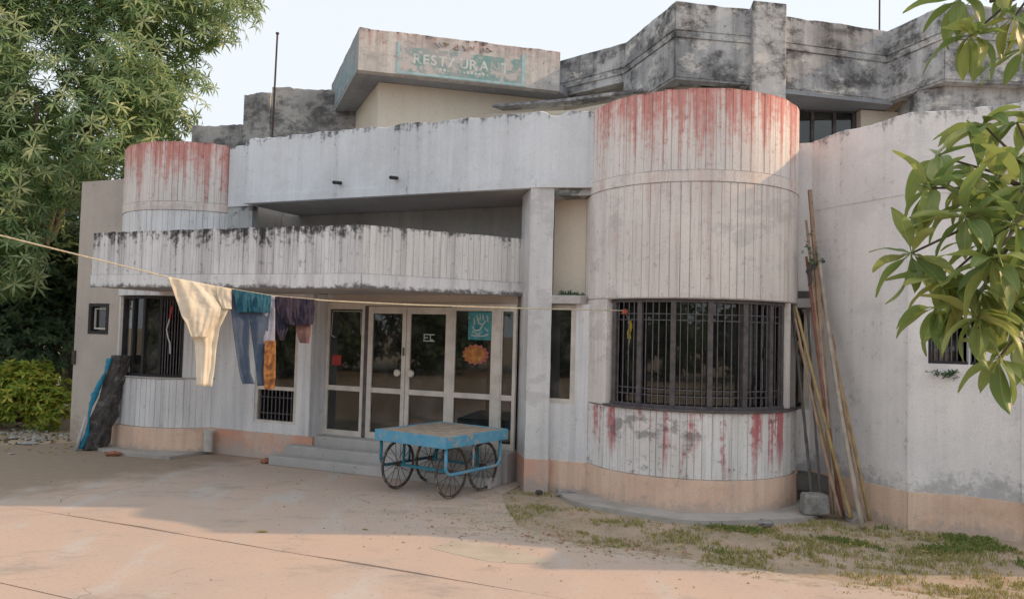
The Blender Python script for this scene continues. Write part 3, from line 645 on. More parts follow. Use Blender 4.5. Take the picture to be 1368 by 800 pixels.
for i in range(6):
    m = MB(); pbox(m, q, n, .30 + i * .06, .312 + i * .06, -.085, -.073, 2.005, 2.48); part(m, 'grille_bar', 'bar', win)
for i in range(2):
    m = MB(); pbox(m, q2, n2, .04 + i * .06, .052 + i * .06, -.085, -.073, 2.005, 2.48); part(m, 'grille_bar', 'bar', win)
m = MB(); pbox(m, q, n, .25, L1 - .1, -.137, -.13, 1.98, 2.51); part(m, 'pane', 'smoke', win)
# --- left plain wall with small window
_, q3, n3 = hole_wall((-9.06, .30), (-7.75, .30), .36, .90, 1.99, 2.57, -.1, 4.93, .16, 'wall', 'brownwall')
m = MB(); pbox(m, q3, n3, .362, .43, -.1, .01, 1.992, 2.568); pbox(m, q3, n3, .83, .898, -.1, .01, 1.992, 2.568); pbox(m, q3, n3, .43, .83, -.1, .01, 1.992, 2.05); pbox(m, q3, n3, .43, .83, -.1, .01, 2.51, 2.568)
win = part(m, 'window', 'blackiron'); tag(win, 'small dark framed window in the end wall')
m = MB(); pbox(m, q3, n3, .47, .79, -.07, -.04, 2.08, 2.11); pbox(m, q3, n3, .47, .49, -.07, -.04, 2.11, 2.46); pbox(m, q3, n3, .77, .79, -.07, -.04, 2.11, 2.46); pbox(m, q3, n3, .47, .79, -.07, -.04, 2.46, 2.48); part(m, 'window_frame', 'frame', win)
m = MB(); pbox(m, q3, n3, .43, .83, -.09, -.084, 2.05, 2.51); part(m, 'pane', 'smoke', win)
m = MB(); m.box(-9.075, -8.99, -.33, -.303, 1.40, 1.66); part(m, 'meter_box', 'rust')
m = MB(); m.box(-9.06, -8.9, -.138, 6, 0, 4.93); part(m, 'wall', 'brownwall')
# --- shell: roof, back walls, inner rooms kept dark
m = MB(); m.box(-8.88, 9.0, 1.3, 9, 4.30, 4.46); part(m, 'roof_slab', 'concrete')
for pg in ([(UC - 1.2, -.1), (UC + 1.25, -.1), (UC + 1.25, -1.29), (UC - 1.2, -1.29)], [(UL - 1.2, -.1), (UL + 1.2, -.1), (UL + 1.2, -1.29), (UL - 1.2, -1.29)], [wg[0], (wg[1][0], wg[1][1] - .15), (9.0, -.4), (9.0, -1.29), (4.2, -1.29)]):
    m = MB(); m.prism([UV(*p) for p in pg], 4.31, 4.45); part(m, 'roof_slab', 'concrete')
m = MB(); m.box(-8.88, 9.0, 8.8, 9.0, 0, 4.3); m.box(8.9, 9.05, -.4, 8.8, 0, 4.3); part(m, 'wall', 'brownwall')
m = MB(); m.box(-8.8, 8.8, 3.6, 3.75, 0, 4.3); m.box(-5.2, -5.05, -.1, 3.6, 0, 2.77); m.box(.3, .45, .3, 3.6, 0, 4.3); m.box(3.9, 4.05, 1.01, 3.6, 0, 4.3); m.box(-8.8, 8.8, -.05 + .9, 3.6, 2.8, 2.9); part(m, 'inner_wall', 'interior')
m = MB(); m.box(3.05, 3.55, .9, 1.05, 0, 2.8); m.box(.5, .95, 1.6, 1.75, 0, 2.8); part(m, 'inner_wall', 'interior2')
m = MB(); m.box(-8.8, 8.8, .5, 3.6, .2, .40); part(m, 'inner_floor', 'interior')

# --- upper storey
def poly_wall(pts, z0, z1, th, name, mat, parent=B, jag=.0, seed=0): return jag_wall(pts, z0, z1, th, name, mat, jag=jag, parent=parent, step=.15, seed=seed)
F = WP((.80, 14.75), (1.89, 13.72), (2.42, 11.96), (3.66, 12.16)); G = WP((4.23, 12.36), (6.12, 12.85), (6.47, 11.75), (9.6, 11.9))
fa = poly_wall(F[:2], 6.70, 7.40, .2, 'roof_fascia', 'grey', jag=.03, seed=11)
fb = poly_wall(F[1:], 6.18, 7.40, .2, 'roof_fascia', 'grey', jag=.025, seed=12)
fc = poly_wall(G, 6.18, 7.38, .2, 'roof_fascia', 'grey', jag=.025, seed=13)
pt = WP((3.62, 11.98), (4.18, 12.08), (4.25, 12.55), (3.7, 12.55))
m = MB(); m.prism([UV(*p) for p in pt], 5.2, 7.46); part(m, 'roof_pillar', 'grey', bevel=.02)
for pts, fo in ((F[1:], fb), (G, fc), (F[:2], fa)):        # raised courses either side of the string lines
    for a, b in zip(pts[:-1], pts[1:]):
        b2 = (b[0] - .004, b[1])
        band(a, b2, .022, 6.84, 6.93, 'grey', 'fascia_panel', fo); band(a, b2, .016, 6.955, 7.30, 'grey', 'fascia_panel', fo)
        if fo is not fa: band(a, b2, .012, 6.22, 6.815, 'grey', 'fascia_panel', fo)
# sunshade ledge under the fascia and the walls below
sh = WP((-.45, 13.95), (.72, 13.55), (2.2, 12.75), (2.75, 12.3))
m = MB(); m.prism([UV(*p) for p in sh] + [UV(p[0] + .1, p[1] - .30) for p in sh[::-1]], 6.25, 6.30); part(m, 'sunshade', 'grey')
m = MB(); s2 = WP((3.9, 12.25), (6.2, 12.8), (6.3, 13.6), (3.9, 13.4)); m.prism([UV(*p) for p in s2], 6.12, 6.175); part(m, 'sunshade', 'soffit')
up = WP((-1.2, 14.6), (1.0, 14.05), (2.3, 13.0), (2.6, 12.55), (3.75, 12.6), (4.3, 13.05))
m = MB(); m.prism([UV(*p) for p in up] + [UV(p[0], p[1] - .5) for p in up[::-1]], 4.46, 6.26); part(m, 'wall', 'cream')
m = MB(); X0 = WP((4.4, 13.06), (4.62, 13.08), (4.62, 13.5), (4.4, 13.5)); m.prism([UV(*p) for p in X0], 4.46, 6.1)
part(m, 'wall', 'cream'); m = MB(); X1 = WP((5.78, 13.05), (6.5, 13.15), (6.5, 13.5), (5.78, 13.5)); m.prism([UV(*p) for p in X1], 4.46, 6.1); part(m, 'wall', 'cream')
X2 = WP((6.3, 12.2), (6.62, 11.95), (9.4, 12.1), (9.4, 13.4), (6.5, 13.4)); m = MB(); m.prism([UV(*p) for p in X2], 4.47, 6.17); part(m, 'wall', 'grey')
xa, xb = WP((4.63, 13.2), (5.77, 13.24))
m = MB(); Lw = math.dist(xa, xb); tw = ((xb[0] - xa[0]) / Lw, (xb[1] - xa[1]) / Lw); qw = lambda s: (xa[0] + tw[0] * s, xa[1] + tw[1] * s); nw = (-tw[1], tw[0])
for s0, s1, z0, z1 in ((0, .06, 4.6, 6.09), (.36, .42, 4.6, 6.09), (.74, .80, 4.6, 6.09), (Lw - .06, Lw, 4.6, 6.09)): pbox(m, qw, nw, s0, s1, -.03, .03, z0, z1)
pbox(m, qw, nw, 0, Lw, -.02, .02, 6.09, 6.115); win = part(m, 'window', 'iron'); tag(win, 'upper floor window with dark panes under the roof fascia')
for s0, s1, mt in ((.06, .36, 'smoke'), (.42, .74, 'glass'), (.80, Lw - .06, 'smoke')):
    m = MB(); pbox(m, qw, nw, s0, s1, -.006, .006, 4.6, 6.09); part(m, 'pane', mt, win)
m = MB(); i0 = WP((4.4, 14.2), (6.4, 14.2), (6.4, 14.4), (4.4, 14.4)); m.prism([UV(*p) for p in i0], 4.47, 6.1); part(m, 'inner_wall', 'interior')
rf = WP((-3.6, 16.3), (.8, 14.8), (1.95, 13.85), (2.5, 12.15), (4.2, 12.5), (6.2, 13.0), (6.6, 11.95), (9.4, 12.05), (9.4, 17.5), (-2.5, 18.5))
m = MB(); m.prism([UV(*p) for p in rf], 6.72, 7.0); part(m, 'roof_slab', 'concrete')
m = MB(); bk = WP((-2.2, 16.2), (2.4, 14.4), (9.4, 14.6), (9.4, 17), (-2, 18)); m.prism([UV(*p) for p in bk], 4.47, 6.71); part(m, 'wall', 'cream')
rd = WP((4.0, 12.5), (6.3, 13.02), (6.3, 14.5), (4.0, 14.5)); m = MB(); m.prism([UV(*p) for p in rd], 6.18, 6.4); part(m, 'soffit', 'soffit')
# --- sign box
S0, S1, S2 = WP((-3.95, 16.5), (-2.74, 13.3), (.77, 14.2))
M['signside'] = plaster('sign_side', (.40, .43, .46), (.33, .36, .39), samt=.5, spots=.5, moldtop=((7.25, 7.5),), moldamt=.7)
sbx = jag_wall([S1, S2], 6.645, 7.385, .18, 'sign_box', 'signface', jag=.02, seed=21); tag(sbx, 'faded painted restaurant sign on a peeling fascia')
jag_wall([S0, (S1[0] - .004, S1[1] + .004)], 6.648, 7.385, .18, 'sign_box_side', 'signside', jag=.02, seed=22)
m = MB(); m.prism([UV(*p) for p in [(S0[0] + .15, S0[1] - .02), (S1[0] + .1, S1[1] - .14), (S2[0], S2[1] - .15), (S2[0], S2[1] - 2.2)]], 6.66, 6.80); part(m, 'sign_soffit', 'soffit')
wq = WP((-3.4, 16.2), (-2.5, 13.98), (.9, 14.85), (.9, 16.3)); m = MB(); m.prism([UV(*p) for p in wq], 4.47, 6.655); part(m, 'wall', 'cream')
LS = math.dist(S1, S2); ts = ((S2[0] - S1[0]) / LS, (S2[1] - S1[1]) / LS); qs = lambda s: (S1[0] + ts[0] * s, S1[1] + ts[1] * s); ns = (-ts[1], ts[0])
m = MB(); pbox(m, qs, ns, .70, 2.90, .0005, .008, 6.70, 7.14); part(m, 'sign_panel', 'signteal', sbx)
for s0, s1, z0, z1 in ((.66, 2.96, 6.66, 6.70), (.66, .70, 6.70, 7.22), (2.90, 2.96, 6.70, 7.24)):
    m = MB(); pbox(m, qs, ns, s0, s1, .0005, .010, z0, z1); part(m, 'sign_border', 'signblue', sbx)
def sign_text(txt, size, s, z, mat, name, d=.009, gap=.022):
    for ch in txt:                     # every letter its own piece
        cu = bpy.data.curves.new(name, 'FONT'); cu.body = ch; cu.size = size; cu.extrude = .001; cu.offset = .007
        to = bpy.data.objects.new(name, cu); COL.objects.link(to)
        dg = bpy.context.evaluated_depsgraph_get(); me = bpy.data.meshes.new_from_object(to.evaluated_get(dg)); bpy.data.objects.remove(to)
        xs = [v.co.x for v in me.vertices]; w_ = max(xs) - min(xs); me.transform(Matrix.Translation((-min(xs), 0, 0)))
        o = bpy.data.objects.new(name, me); COL.objects.link(o); me.materials.clear(); me.materials.append(M[mat])
        ps = qs(s); base = Vector((ps[0] + ns[0] * d, -(ps[1] + ns[1] * d), z)); X = Vector((ts[0], -ts[1], 0)); Z = Vector((0, 0, 1)); Nn = X.cross(Z)
        mat4 = Matrix((X, Z, Nn)).transposed().to_4x4(); mat4.translation = base; me.transform(mat4); o.parent = sbx; s += w_ + gap
sign_text('RESTAURANT', .245, .94, 6.865, 'signtext', 'sign_letter')
for i in range(13):
    s = 1.40 + i * .07; m = MB(); pbox(m, qs, ns, s, s + .045, .0082, .0095, 6.775, 6.775 + random.uniform(.035, .055)); part(m, 'sign_letter', 'signtext', sbx)
for i in range(7):
    s = 1.32 + i * .155; m = MB(); z = 7.17 + random.uniform(-.01, .02)
    pts = [(s + random.uniform(-.03, .11), z + random.uniform(0, .13)) for _ in range(5)]
    for a, b in zip(pts[:-1], pts[1:]):
        A, C = qs(a[0]), qs(b[0]); dv = .0015 + i * .0002
        pa = Vector((A[0] + ns[0] * dv, -(A[1] + ns[1] * dv), a[1])); pb = Vector((C[0] + ns[0] * dv, -(C[1] + ns[1] * dv), b[1])); m.bar(pa, pb, .028, .003)
    part(m, 'sign_lettering', 'signyel' if i in (0, 1, 5) else 'signred', sbx)
M['signsidepanel'] = plain('sign_side_panel', (.30, .42, .46), .8, var=.4, scale=3, wear=((.42, .42, .42), 3, .52))
LS0 = math.dist(S0, S1); t0 = ((S1[0] - S0[0]) / LS0, (S1[1] - S0[1]) / LS0); q0 = lambda s: (S0[0] + t0[0] * s, S0[1] + t0[1] * s); n0 = (-t0[1], t0[0])
m = MB(); pbox(m, q0, n0, .5, 3.0, .0005, .008, 6.72, 7.2); part(m, 'sign_panel', 'signsidepanel', sbx)
# --- rough blocks on the roof behind
for k, (a, b, zt, zb) in enumerate((((-5.62, 16.0), (-5.0, 15.75), 6.98, 4.46), ((-4.98, 15.78), (-3.3, 15.95), 7.08, 4.46), ((-6.75, 16.2), (-5.64, 16.05), 6.36, 4.46))):
    pa, pb = WP(a, b); jag_wall([pa, pb], zb, zt, .9, 'roof_block', 'lgrey', jag=.05, chip=.05, step=.07, seed=30 + k)
# --- aerial poles
def pole(name, label, x, y, z0, z1, r, lean=(0, 0)):
    m = MB(); m.tube([(x, y, z0), (x + lean[0], y + lean[1], z1)], [r, r * .8], 8); m.tube([(x, y, z0), (x, y, z0 + .06)], r * 2.2, 8); m.tube([(x + lean[0], y + lean[1], z1), (x + lean[0], y + lean[1], z1 + .03)], r * 1.5, 8)
    return tag(m.build(name, 'rust'), label, 'pole')
pole('aerial_pole', 'thin iron pole standing on the roof above the left bay', -4.56, 14.5, 4.462, 7.68, .022, (.04, 0))
pole('aerial_pole', 'thin pale iron rod rising above the roof fascia behind the right wing', 6.06, 13.0, 7.0, 9.5, .016)
# --- apron
ap = [arc_pt(UC, BR + .42 + .05 * math.sin(f * .13), f) for f in np.linspace(-75, 88, 40)] + WP((4.25, 9.72), (4.50, 9.95), (4.62, 10.3), (4.3, 11.1)) + [(3.4, -1.0), (1.6, -.5)]
m = MB(); m.prism([UV(*p) for p in ap], -.08, .035); ao = m.build('apron', 'apron'); ao.location = (OX, OY, 0); ao.rotation_euler = (0, 0, -FA); tag(ao, kind='structure')
ap2 = [(-8.2, .32), (-5.5, .32), (-5.5, 1.2), (-6.6, 1.32), (-7.5, 1.15)]
m = MB(); m.prism([UV(*p) for p in wobble(ap2, .15, .03)], -.08, .05); ao2 = m.build('apron', 'apron'); ao2.location = (OX, OY, 0); ao2.rotation_euler = (0, 0, -FA); tag(ao2, kind='structure')
# drain pipe stub
m = MB(); m.tube([(-5.42, -.46, .05), (-5.42, -.46, .36)], .075, 14); m.tube([(-5.42, -.46, .36), (-5.42, -.46, .41)], .09, 14); part(m, 'drain_pipe', 'paint_white', smooth=False)

# ------------------------------------------------------------------ handcart
CA = R(35); ca = Vector((math.cos(CA), -math.sin(CA), 0)); cb = Vector((math.sin(CA), math.cos(CA), 0))
cart = empty('handcart', (-.80, 10.15, 0), -CA)       # local +x = along axle, +y = rolling direction; origin under the front corner
tag(cart, 'blue wooden four-wheeled handcart parked by the entrance steps', 'handcart')
def cpart(mb, name, mat, **k): return mb.build(name, mat, cart, **k)
LX, LY, ZB, ZT = 1.27, 1.38, .695, .845
m = MB(); m.box(-LX, 0, 0, .03, ZB, ZT); cpart(m, 'side_rail', 'blue', bevel=.004)
m = MB(); m.box(-LX, 0, LY - .03, LY, ZB, ZT); cpart(m, 'side_rail', 'blue', bevel=.004)
m = MB(); m.box(-.03, .0, .03, LY - .03, ZB + .002, ZT - .002); cpart(m, 'side_rail', 'blue', bevel=.004)
m = MB(); m.box(-LX, -LX + .03, .03, LY - .03, ZB + .002, ZT - .002); cpart(m, 'side_rail', 'blue', bevel=.004)
for i in range(8):
    y = .04 + i * .166; m = MB(); m.box(-LX + .032, -.032, y, y + .158, ZT - .035, ZT - .012 + random.uniform(0, .006)); cpart(m, 'deck_plank', 'wood', bevel=.003)
for x in (-1.05, -.2):
    m = MB(); m.box(x - .03, x + .03, .032, LY - .032, ZB + .03, ZT - .036); cpart(m, 'bearer', 'teal')
WR = .345
def wheel():
    ty = MB(); n = 40; k = 8; vs = []
    for i in range(n):
        a = 2 * math.pi * i / n
        for j in range(k):
            b = 2 * math.pi * j / k; r = WR - .016 + .016 * math.cos(b); vs.append((.014 * math.sin(b), r * math.cos(a), r * math.sin(a)))
    ty.add(vs, [(i * k + j, ((i + 1) % n) * k + j, ((i + 1) % n) * k + (j + 1) % k, i * k + (j + 1) % k) for i in range(n) for j in range(k)])
    o = ty.build('wheel', 'tyre', cart, smooth=True)
    rm = MB(); vs = []
    for i in range(n):
        a = 2 * math.pi * i / n
        for x, r in ((-.011, WR - .028), (.011, WR - .028), (.011, WR - .04), (-.011, WR - .04)): vs.append((x, r * math.cos(a), r * math.sin(a)))
    rm.add(vs, [(i * 4 + j, ((i + 1) % n) * 4 + j, ((i + 1) % n) * 4 + (j + 1) % 4, i * 4 + (j + 1) % 4) for i in range(n) for j in range(4)]); rm.build('rim', 'rust', o)
    h = MB(); h.tube([(-.05, 0, 0), (.05, 0, 0)], .028, 12); h.build('hub', 'rust', o)
    for i in range(16):
        a = 2 * math.pi * i / 16; s = MB(); s.tube([((.03 if i % 2 else -.03), .02 * math.cos(a), .02 * math.sin(a)), (0, (WR - .04) * math.cos(a), (WR - .04) * math.sin(a))], .0042, 5); s.build('spoke', 'rust', o)
    return o
w0 = wheel(); AX0, AX1 = .33, 1.02
first = True
for x in (-1.12, -.16):
    for y in (AX0, AX1):
        o = w0 if first else dup(w0, cart); first = False; o.location = (x, y, WR); o.rotation_euler = (random.uniform(0, 6), 0, random.uniform(-.04, .04))
for y in (AX0, AX1):
    m = MB(); m.bar((-1.18, y, WR), (-.10, y, WR), .035); cpart(m, 'axle', 'teal')
    for x in (-1.02, -.26):
        m = MB(); m.bar((x, y, WR + .017), (x, y, ZB + .03), .03); cpart(m, 'axle_support', 'teal')
for x in (-.06, -1.215):     # bent pipe guard along each side
    pts = [(x, .08, ZB + .01), (x, .08, WR + .08), (x, .12, WR + .02), (x, .18, WR - .005), (x, LY - .2, WR - .005), (x, LY - .13, WR + .03), (x, LY - .1, WR + .1), (x, LY - .1, ZB + .01)]
    m = MB(); m.tube(pts, .022, 8); m.tube([(x, .66, WR), (x, .66, ZB + .01)], .016, 8); cpart(m, 'pipe_guard', 'blue' if x > -.5 else 'teal', smooth=True)

# ------------------------------------------------------------------ washing line
RA, RB = Vector((1.51, 10.5, 0)), Vector((-4.79, 7.3, 0)); RD = (RB - RA).normalized(); RN = Vector((RD.y, -RD.x, 0))
if RN.y > 0: RN = -RN          # towards the camera
RZ = [(-.05, 2.545), (1.31, 2.52), (2.91, 2.505), (3.96, 2.51), (4.56, 2.535), (5.01, 2.59), (5.61, 2.68), (6.45, 2.86), (7.06, 2.99), (8.4, 3.3), (9.3, 3.52)]
def ropez(s): return float(np.interp(s, [a for a, b in RZ], [b for a, b in RZ]))
def rp(s, z, d=0.0): p = RA + RD * s + RN * d; return (p.x, p.y, z)
m = MB(); m.tube([rp(s, z) for s, z in RZ], .0075, 6); tag(m.build('clothes_line', 'rope'), 'yellowish washing line strung from the curved window towards the tree', 'rope')
pe = rp(9.3, 0); m = MB(); m.tube([(pe[0] - .04, pe[1] - .02, -.3), (pe[0], pe[1], 1.8), (pe[0] + .02, pe[1], 3.75)], [.06, .055, .045], 10); tag(m.build('line_post', 'bamboo4'), 'wooden post holding the far end of the washing line', 'post')
def cloth(name, mat, rows, parent=None, nx=44, fold=.025, freq=5.0, ph=0., th=.003, d0=.012, hang=True):
    """rows: (z, s_left, s_right) from the line down; folds run down the cloth"""
    m = MB(); zz = np.linspace(0, 1, 48); ra = np.array(rows); k = np.linspace(0, 1, len(rows)); vs = []
    for t in zz:
        z, a, b = (np.interp(t, k, ra[:, i]) for i in range(3))
        for j in range(nx + 1):
            x = j / nx; s = a + (b - a) * x
            zt = z + ((1 - t) ** 3 * (ropez(s) - ra[0, 0]) if hang else 0) + .012 * mnoise.noise(Vector((s * 9, t * 4, ph + 3))) * t
            sx = x * freq; wv = mnoise.noise(Vector((sx * 1.15 + .9 * t, t * .9, ph))) + .55 * mnoise.noise(Vector((sx * 2.4, t * 1.8 + x, ph + 7)))
            d = d0 + fold * 2.2 * min(1, t * 1.5 + .3) * wv + .012 * mnoise.noise(Vector((s * 9, z * 9, ph))) + .007 * mnoise.noise(Vector((s * 34 + z * 6, z * 5, ph))) + .004 * mnoise.noise(Vector((s * 25, z * 30, ph)))
            vs.append(rp(s, zt, d))
    n = nx + 1
    m.add(vs, [(i * n + j, i * n + j + 1, (i + 1) * n + j + 1, (i + 1) * n + j) for i in range(len(zz) - 1) for j in range(nx)])
    o = m.build(name, mat, parent, smooth=True); sm = o.modifiers.new('thickness', 'SOLIDIFY'); sm.thickness = th; sm.offset = 0
    return o
kz = empty('cream_trousers', rp(5.3, 2.6)); kz_inv = Matrix.Translation(kz.location).inverted()
tag(kz, 'cream cotton trousers slung over the washing line, one leg hanging straight', 'trousers')
def wear(o, root): o.parent = root; o.matrix_parent_inverse = Matrix.Translation(root.location).inverted(); return o
wear(cloth('leg', 'cl_white', [(2.63, 5.61, 5.01), (2.50, 5.52, 5.00), (2.36, 5.44, 5.03), (2.18, 5.39, 5.10), (2.0, 5.33, 5.12), (1.8, 5.31, 5.13), (1.58, 5.30, 5.15)], fold=.016, freq=2.5, ph=.6), kz)
wear(cloth('waist_flap', 'cl_white', [(2.64, 5.615, 5.30), (2.52, 5.56, 5.18), (2.40, 5.51, 5.10), (2.30, 5.475, 5.11), (2.22, 5.43, 5.15), (2.08, 5.37, 5.22)], fold=.02, freq=2.0, ph=2.1, d0=.05), kz)
wear(cloth('hem', 'cl_white', [(2.60, 5.16, 5.005), (2.48, 5.13, 4.995), (2.38, 5.08, 4.99)], fold=.012, freq=1.5, ph=1.0, d0=.045, nx=12), kz)
jz = empty('blue_trousers', rp(4.8, 2.57)); tag(jz, 'blue elasticated trousers hung inside out over the washing line', 'trousers')
wear(cloth('leg', 'cl_blue', [(2.57, 5.005, 4.78), (2.40, 5.0, 4.80), (2.15, 4.965, 4.80), (1.9, 4.92, 4.795), (1.72, 4.885, 4.775), (1.60, 4.85, 4.73)], fold=.012, freq=1.3, ph=.3, nx=16), jz)
wear(cloth('leg', 'cl_blue', [(2.56, 4.80, 4.60), (2.40, 4.82, 4.60), (2.2, 4.79, 4.61), (2.0, 4.76, 4.62), (1.8, 4.73, 4.615), (1.58, 4.70, 4.59)], fold=.012, freq=1.4, ph=1.9, nx=16), jz)
wear(cloth('waistband', 'cl_teal', [(2.57, 4.985, 4.60), (2.50, 4.97, 4.595), (2.42, 4.95, 4.60), (2.355, 4.93, 4.605)], fold=.014, freq=6.5, ph=.2, d0=.055, nx=60), jz)
oz = empty('printed_garment', rp(4.6, 2.54)); tag(oz, 'lavender garment with orange printed hem tucked behind the blue trousers', 'garment')
wear(cloth('upper_cloth', 'cl_lav', [(2.54, 4.70, 4.555), (2.3, 4.69, 4.545), (2.02, 4.68, 4.535)], fold=.008, freq=1.2, ph=.8, d0=.02, nx=12), oz)
wear(cloth('orange_panel', 'cl_orange', [(2.06, 4.645, 4.535), (1.9, 4.65, 4.53), (1.7, 4.645, 4.525), (1.545, 4.63, 4.525)], fold=.008, freq=1.2, ph=.8, d0=.055, nx=12, hang=False), oz)
pz = empty('dark_shorts', rp(4.3, 2.53)); tag(pz, 'dark purple striped shorts draped over the washing line', 'shorts')
wear(cloth('leg', 'cl_purple', [(2.53, 4.54, 4.13), (2.42, 4.54, 4.13), (2.31, 4.50, 4.125), (2.235, 4.44, 4.14)], fold=.016, freq=5.5, ph=.5, d0=.04, nx=50), pz)
wear(cloth('leg', 'cl_purple', [(2.53, 4.55, 4.40), (2.35, 4.55, 4.40), (2.18, 4.53, 4.40), (2.07, 4.485, 4.44)], fold=.010, freq=1.5, ph=1.5, d0=.01, nx=14), pz)
wear(cloth('lining', 'cl_brown', [(2.50, 4.32, 4.15), (2.28, 4.32, 4.15), (2.16, 4.31, 4.155), (2.04, 4.26, 4.165)], fold=.010, freq=1.5, ph=2.5, d0=-.02, nx=14), pz)
# flower tied at the window end of the line
m = MB()
def blob(m, c, r, n=8, k=6, sq=(1, 1, 1), seed=0, amp=.25):
    vs = [(c[0], c[1], c[2] - r * sq[2])]
    for i in range(1, k):
        a = math.pi * i / k - math.pi / 2
        for j in range(n):
            b = 2 * math.pi * j / n; p = Vector((math.cos(a) * math.cos(b), math.cos(a) * math.sin(b), math.sin(a))); q = 1 + amp * mnoise.noise(p * 1.7 + Vector((seed, seed * 2, 0)))
            vs.append((c[0] + p.x * r * q * sq[0], c[1] + p.y * r * q * sq[1], c[2] + p.z * r * q * sq[2]))
    vs.append((c[0], c[1], c[2] + r * sq[2])); e = len(vs) - 1
    fs = [(0, 1 + (j + 1) % n, 1 + j) for j in range(n)] + [(1 + i * n + j, 1 + i * n + (j + 1) % n, 1 + (i + 1) * n + (j + 1) % n, 1 + (i + 1) * n + j) for i in range(k - 2) for j in range(n)] + [(e, 1 + (k - 2) * n + j, 1 + (k - 2) * n + (j + 1) % n) for j in range(n)]
    return m.add(vs, fs)
p0 = Vector(rp(0.0, 2.53)); gl = empty('flower_garland', p0); tag(gl, 'yellow marigold garland with a red flower tied to the curved window grille', 'garland')
for i in range(7):
    f = MB(); blob(f, (.07 + .012 * math.sin(i), -.02, -.14 - i * .033), .026, seed=i, amp=.6); f.build('flower', 'flower', gl)
f = MB(); blob(f, (0, -.02, 0), .036, seed=3, amp=.7); f.build('flower', 'flowerred', gl)
f = MB(); f.tube([(0, 0, 0), (.03, -.01, -.06), (.07, -.02, -.12), (.075, -.02, -.36), (.05, -.02, -.55)], .004, 5); f.build('string', 'rope', gl)
# ribbon on the left bay grille
c = l2w(*UV(*arc_pt(UL, RG + .03, 22))); rb = empty('ribbon', (c[0], c[1], 2.3)); tag(rb, 'red and white ribbon tied to the left bay grille', 'ribbon')
m = MB(); m.bar((.02, 0, .22), (-.01, -.01, -.0), .03, .006); m.build('red_ribbon', 'ribbonred', rb)
m = MB(); pts = [(-.01, -.01, 0), (-.05, -.02, -.18), (-.02, -.02, -.32), (.02, -.02, -.42), (.03, -.02, -.60)]
for a, b in zip(pts[:-1], pts[1:]): m.bar(a, b, .022, .005)
m.build('white_ribbon', 'plastic', rb)

# ------------------------------------------------------------------ bamboo poles, block, stones
def bam(label, mat, base, top, r, bend=.04, square=False, knots=True):
    a, b = Vector((*base, .01 if base[1] < 9.6 else .036)), Vector(top); k = 26; pts = []; rs = []
    side = (b - a).cross(Vector((0, 0, 1))).normalized(); side2 = side.cross((b - a).normalized())
    s1, s2 = random.uniform(-1, 1), random.uniform(-.6, .2)
    for i in range(k + 1):
        t = i / k; p = a.lerp(b, t) + side * bend * s1 * math.sin(math.pi * t) + side2 * bend * s2 * math.sin(math.pi * t * 1.5) + side * .002 * math.sin(i * 1.9)
        pts.append(p); rs.append(r * (1 - .25 * t) * (1.16 if knots and i % 4 == 0 else 1.0))
    m = MB(); m.tube(pts, rs, 4 if square else 8); return tag(m.build('timber_post' if square else 'bamboo_pole', mat, smooth=not square), label, 'pole', 'poles leaning in the corner')
bam('thick pale grey bamboo pole leaning outermost against the wing wall', 'bamboo2', (4.22, 9.42), (4.10, 10.55, 3.46), .029)
bam('long yellow bamboo pole leaning nearest the wing wall', 'bamboo', (4.42, 9.66), (4.14, 10.6, 3.0), .022)
bam('thick yellow bamboo pole slanting from the bay edge across the others', 'bamboo', (4.25, 9.80), (3.83, 10.62, 2.66), .027)
bam('thin brown stick slanting beside the thick yellow bamboo', 'bamboo4', (4.14, 9.84), (3.80, 10.55, 2.5), .02)
bam('tall square timber standing highest in the bundle', 'bamboo4', (4.16, 10.05), (4.05, 10.72, 4.27), .042, .01, True, False)
bam('reddish brown pole in the middle of the bundle', 'bamboo3', (4.20, 9.92), (3.98, 10.65, 3.34), .026)
bam('thin dark pole leaning deep in the corner', 'bamboo5', (3.98, 10.32), (3.83, 10.78, 2.75), .022)
bam('thin straight stick behind the concrete block', 'bamboo5', (4.05, 10.2), (4.05, 10.78, 2.62), .017)
bam('slender brown bamboo beside the tall timber', 'bamboo4', (4.10, 9.98), (4.0, 10.7, 3.85), .024)
bam('thin tan bamboo between the grey pole and the yellow one', 'bamboo4', (4.32, 9.60), (4.12, 10.6, 3.25), .017)
bam('slim straw-coloured bamboo crossing low behind the thick yellow pole', 'bamboo', (4.20, 10.02), (3.90, 10.7, 2.2), .016)
bam('greyish brown stick rising steeply beside the reddish pole', 'bamboo2', (4.12, 9.92), (4.06, 10.68, 3.7), .018)
bam('short brown cane leaning low against the wing wall', 'bamboo4', (4.36, 9.78), (4.28, 10.45, 2.3), .014)
m = MB(); m.tube([(3.92, 10.42, 3.12), (4.0, 10.50, 3.18), (4.10, 10.55, 3.26), (4.20, 10.56, 3.28)], [.03, .035, .025, .02], 7); m.tube([(3.94, 10.42, 3.12), (3.96, 10.40, 3.0), (3.93, 10.41, 2.93)], [.025, .02, .012], 6)
tag(m.build('binding_cloth', 'tarp'), 'dark cloth strip binding the leaning poles together', 'cloth')
m = MB(); blk = [(3.69, 9.86), (4.05, 9.90), (4.03, 10.14), (3.71, 10.12)]
m.prism(blk, .036, .29); o = m.build('concrete_block', 'stone', bevel=.03); tag(o, 'rough grey concrete block resting at the foot of the poles', 'block')
for v in o.data.vertices:
    if v.co.z > .2: v.co.x += (3.87 - v.co.x) * .14; v.co.y += (10.0 - v.co.y) * .1
def rock(name, label, loc, r, sq, mat, seed, cat='stone', group=None):
    m = MB(); blob(m, (0, 0, r * sq[2] * .8), r, 9, 7, sq, seed, .5); o = m.build(name, mat); o.location = loc; return tag(o, label, cat, group)
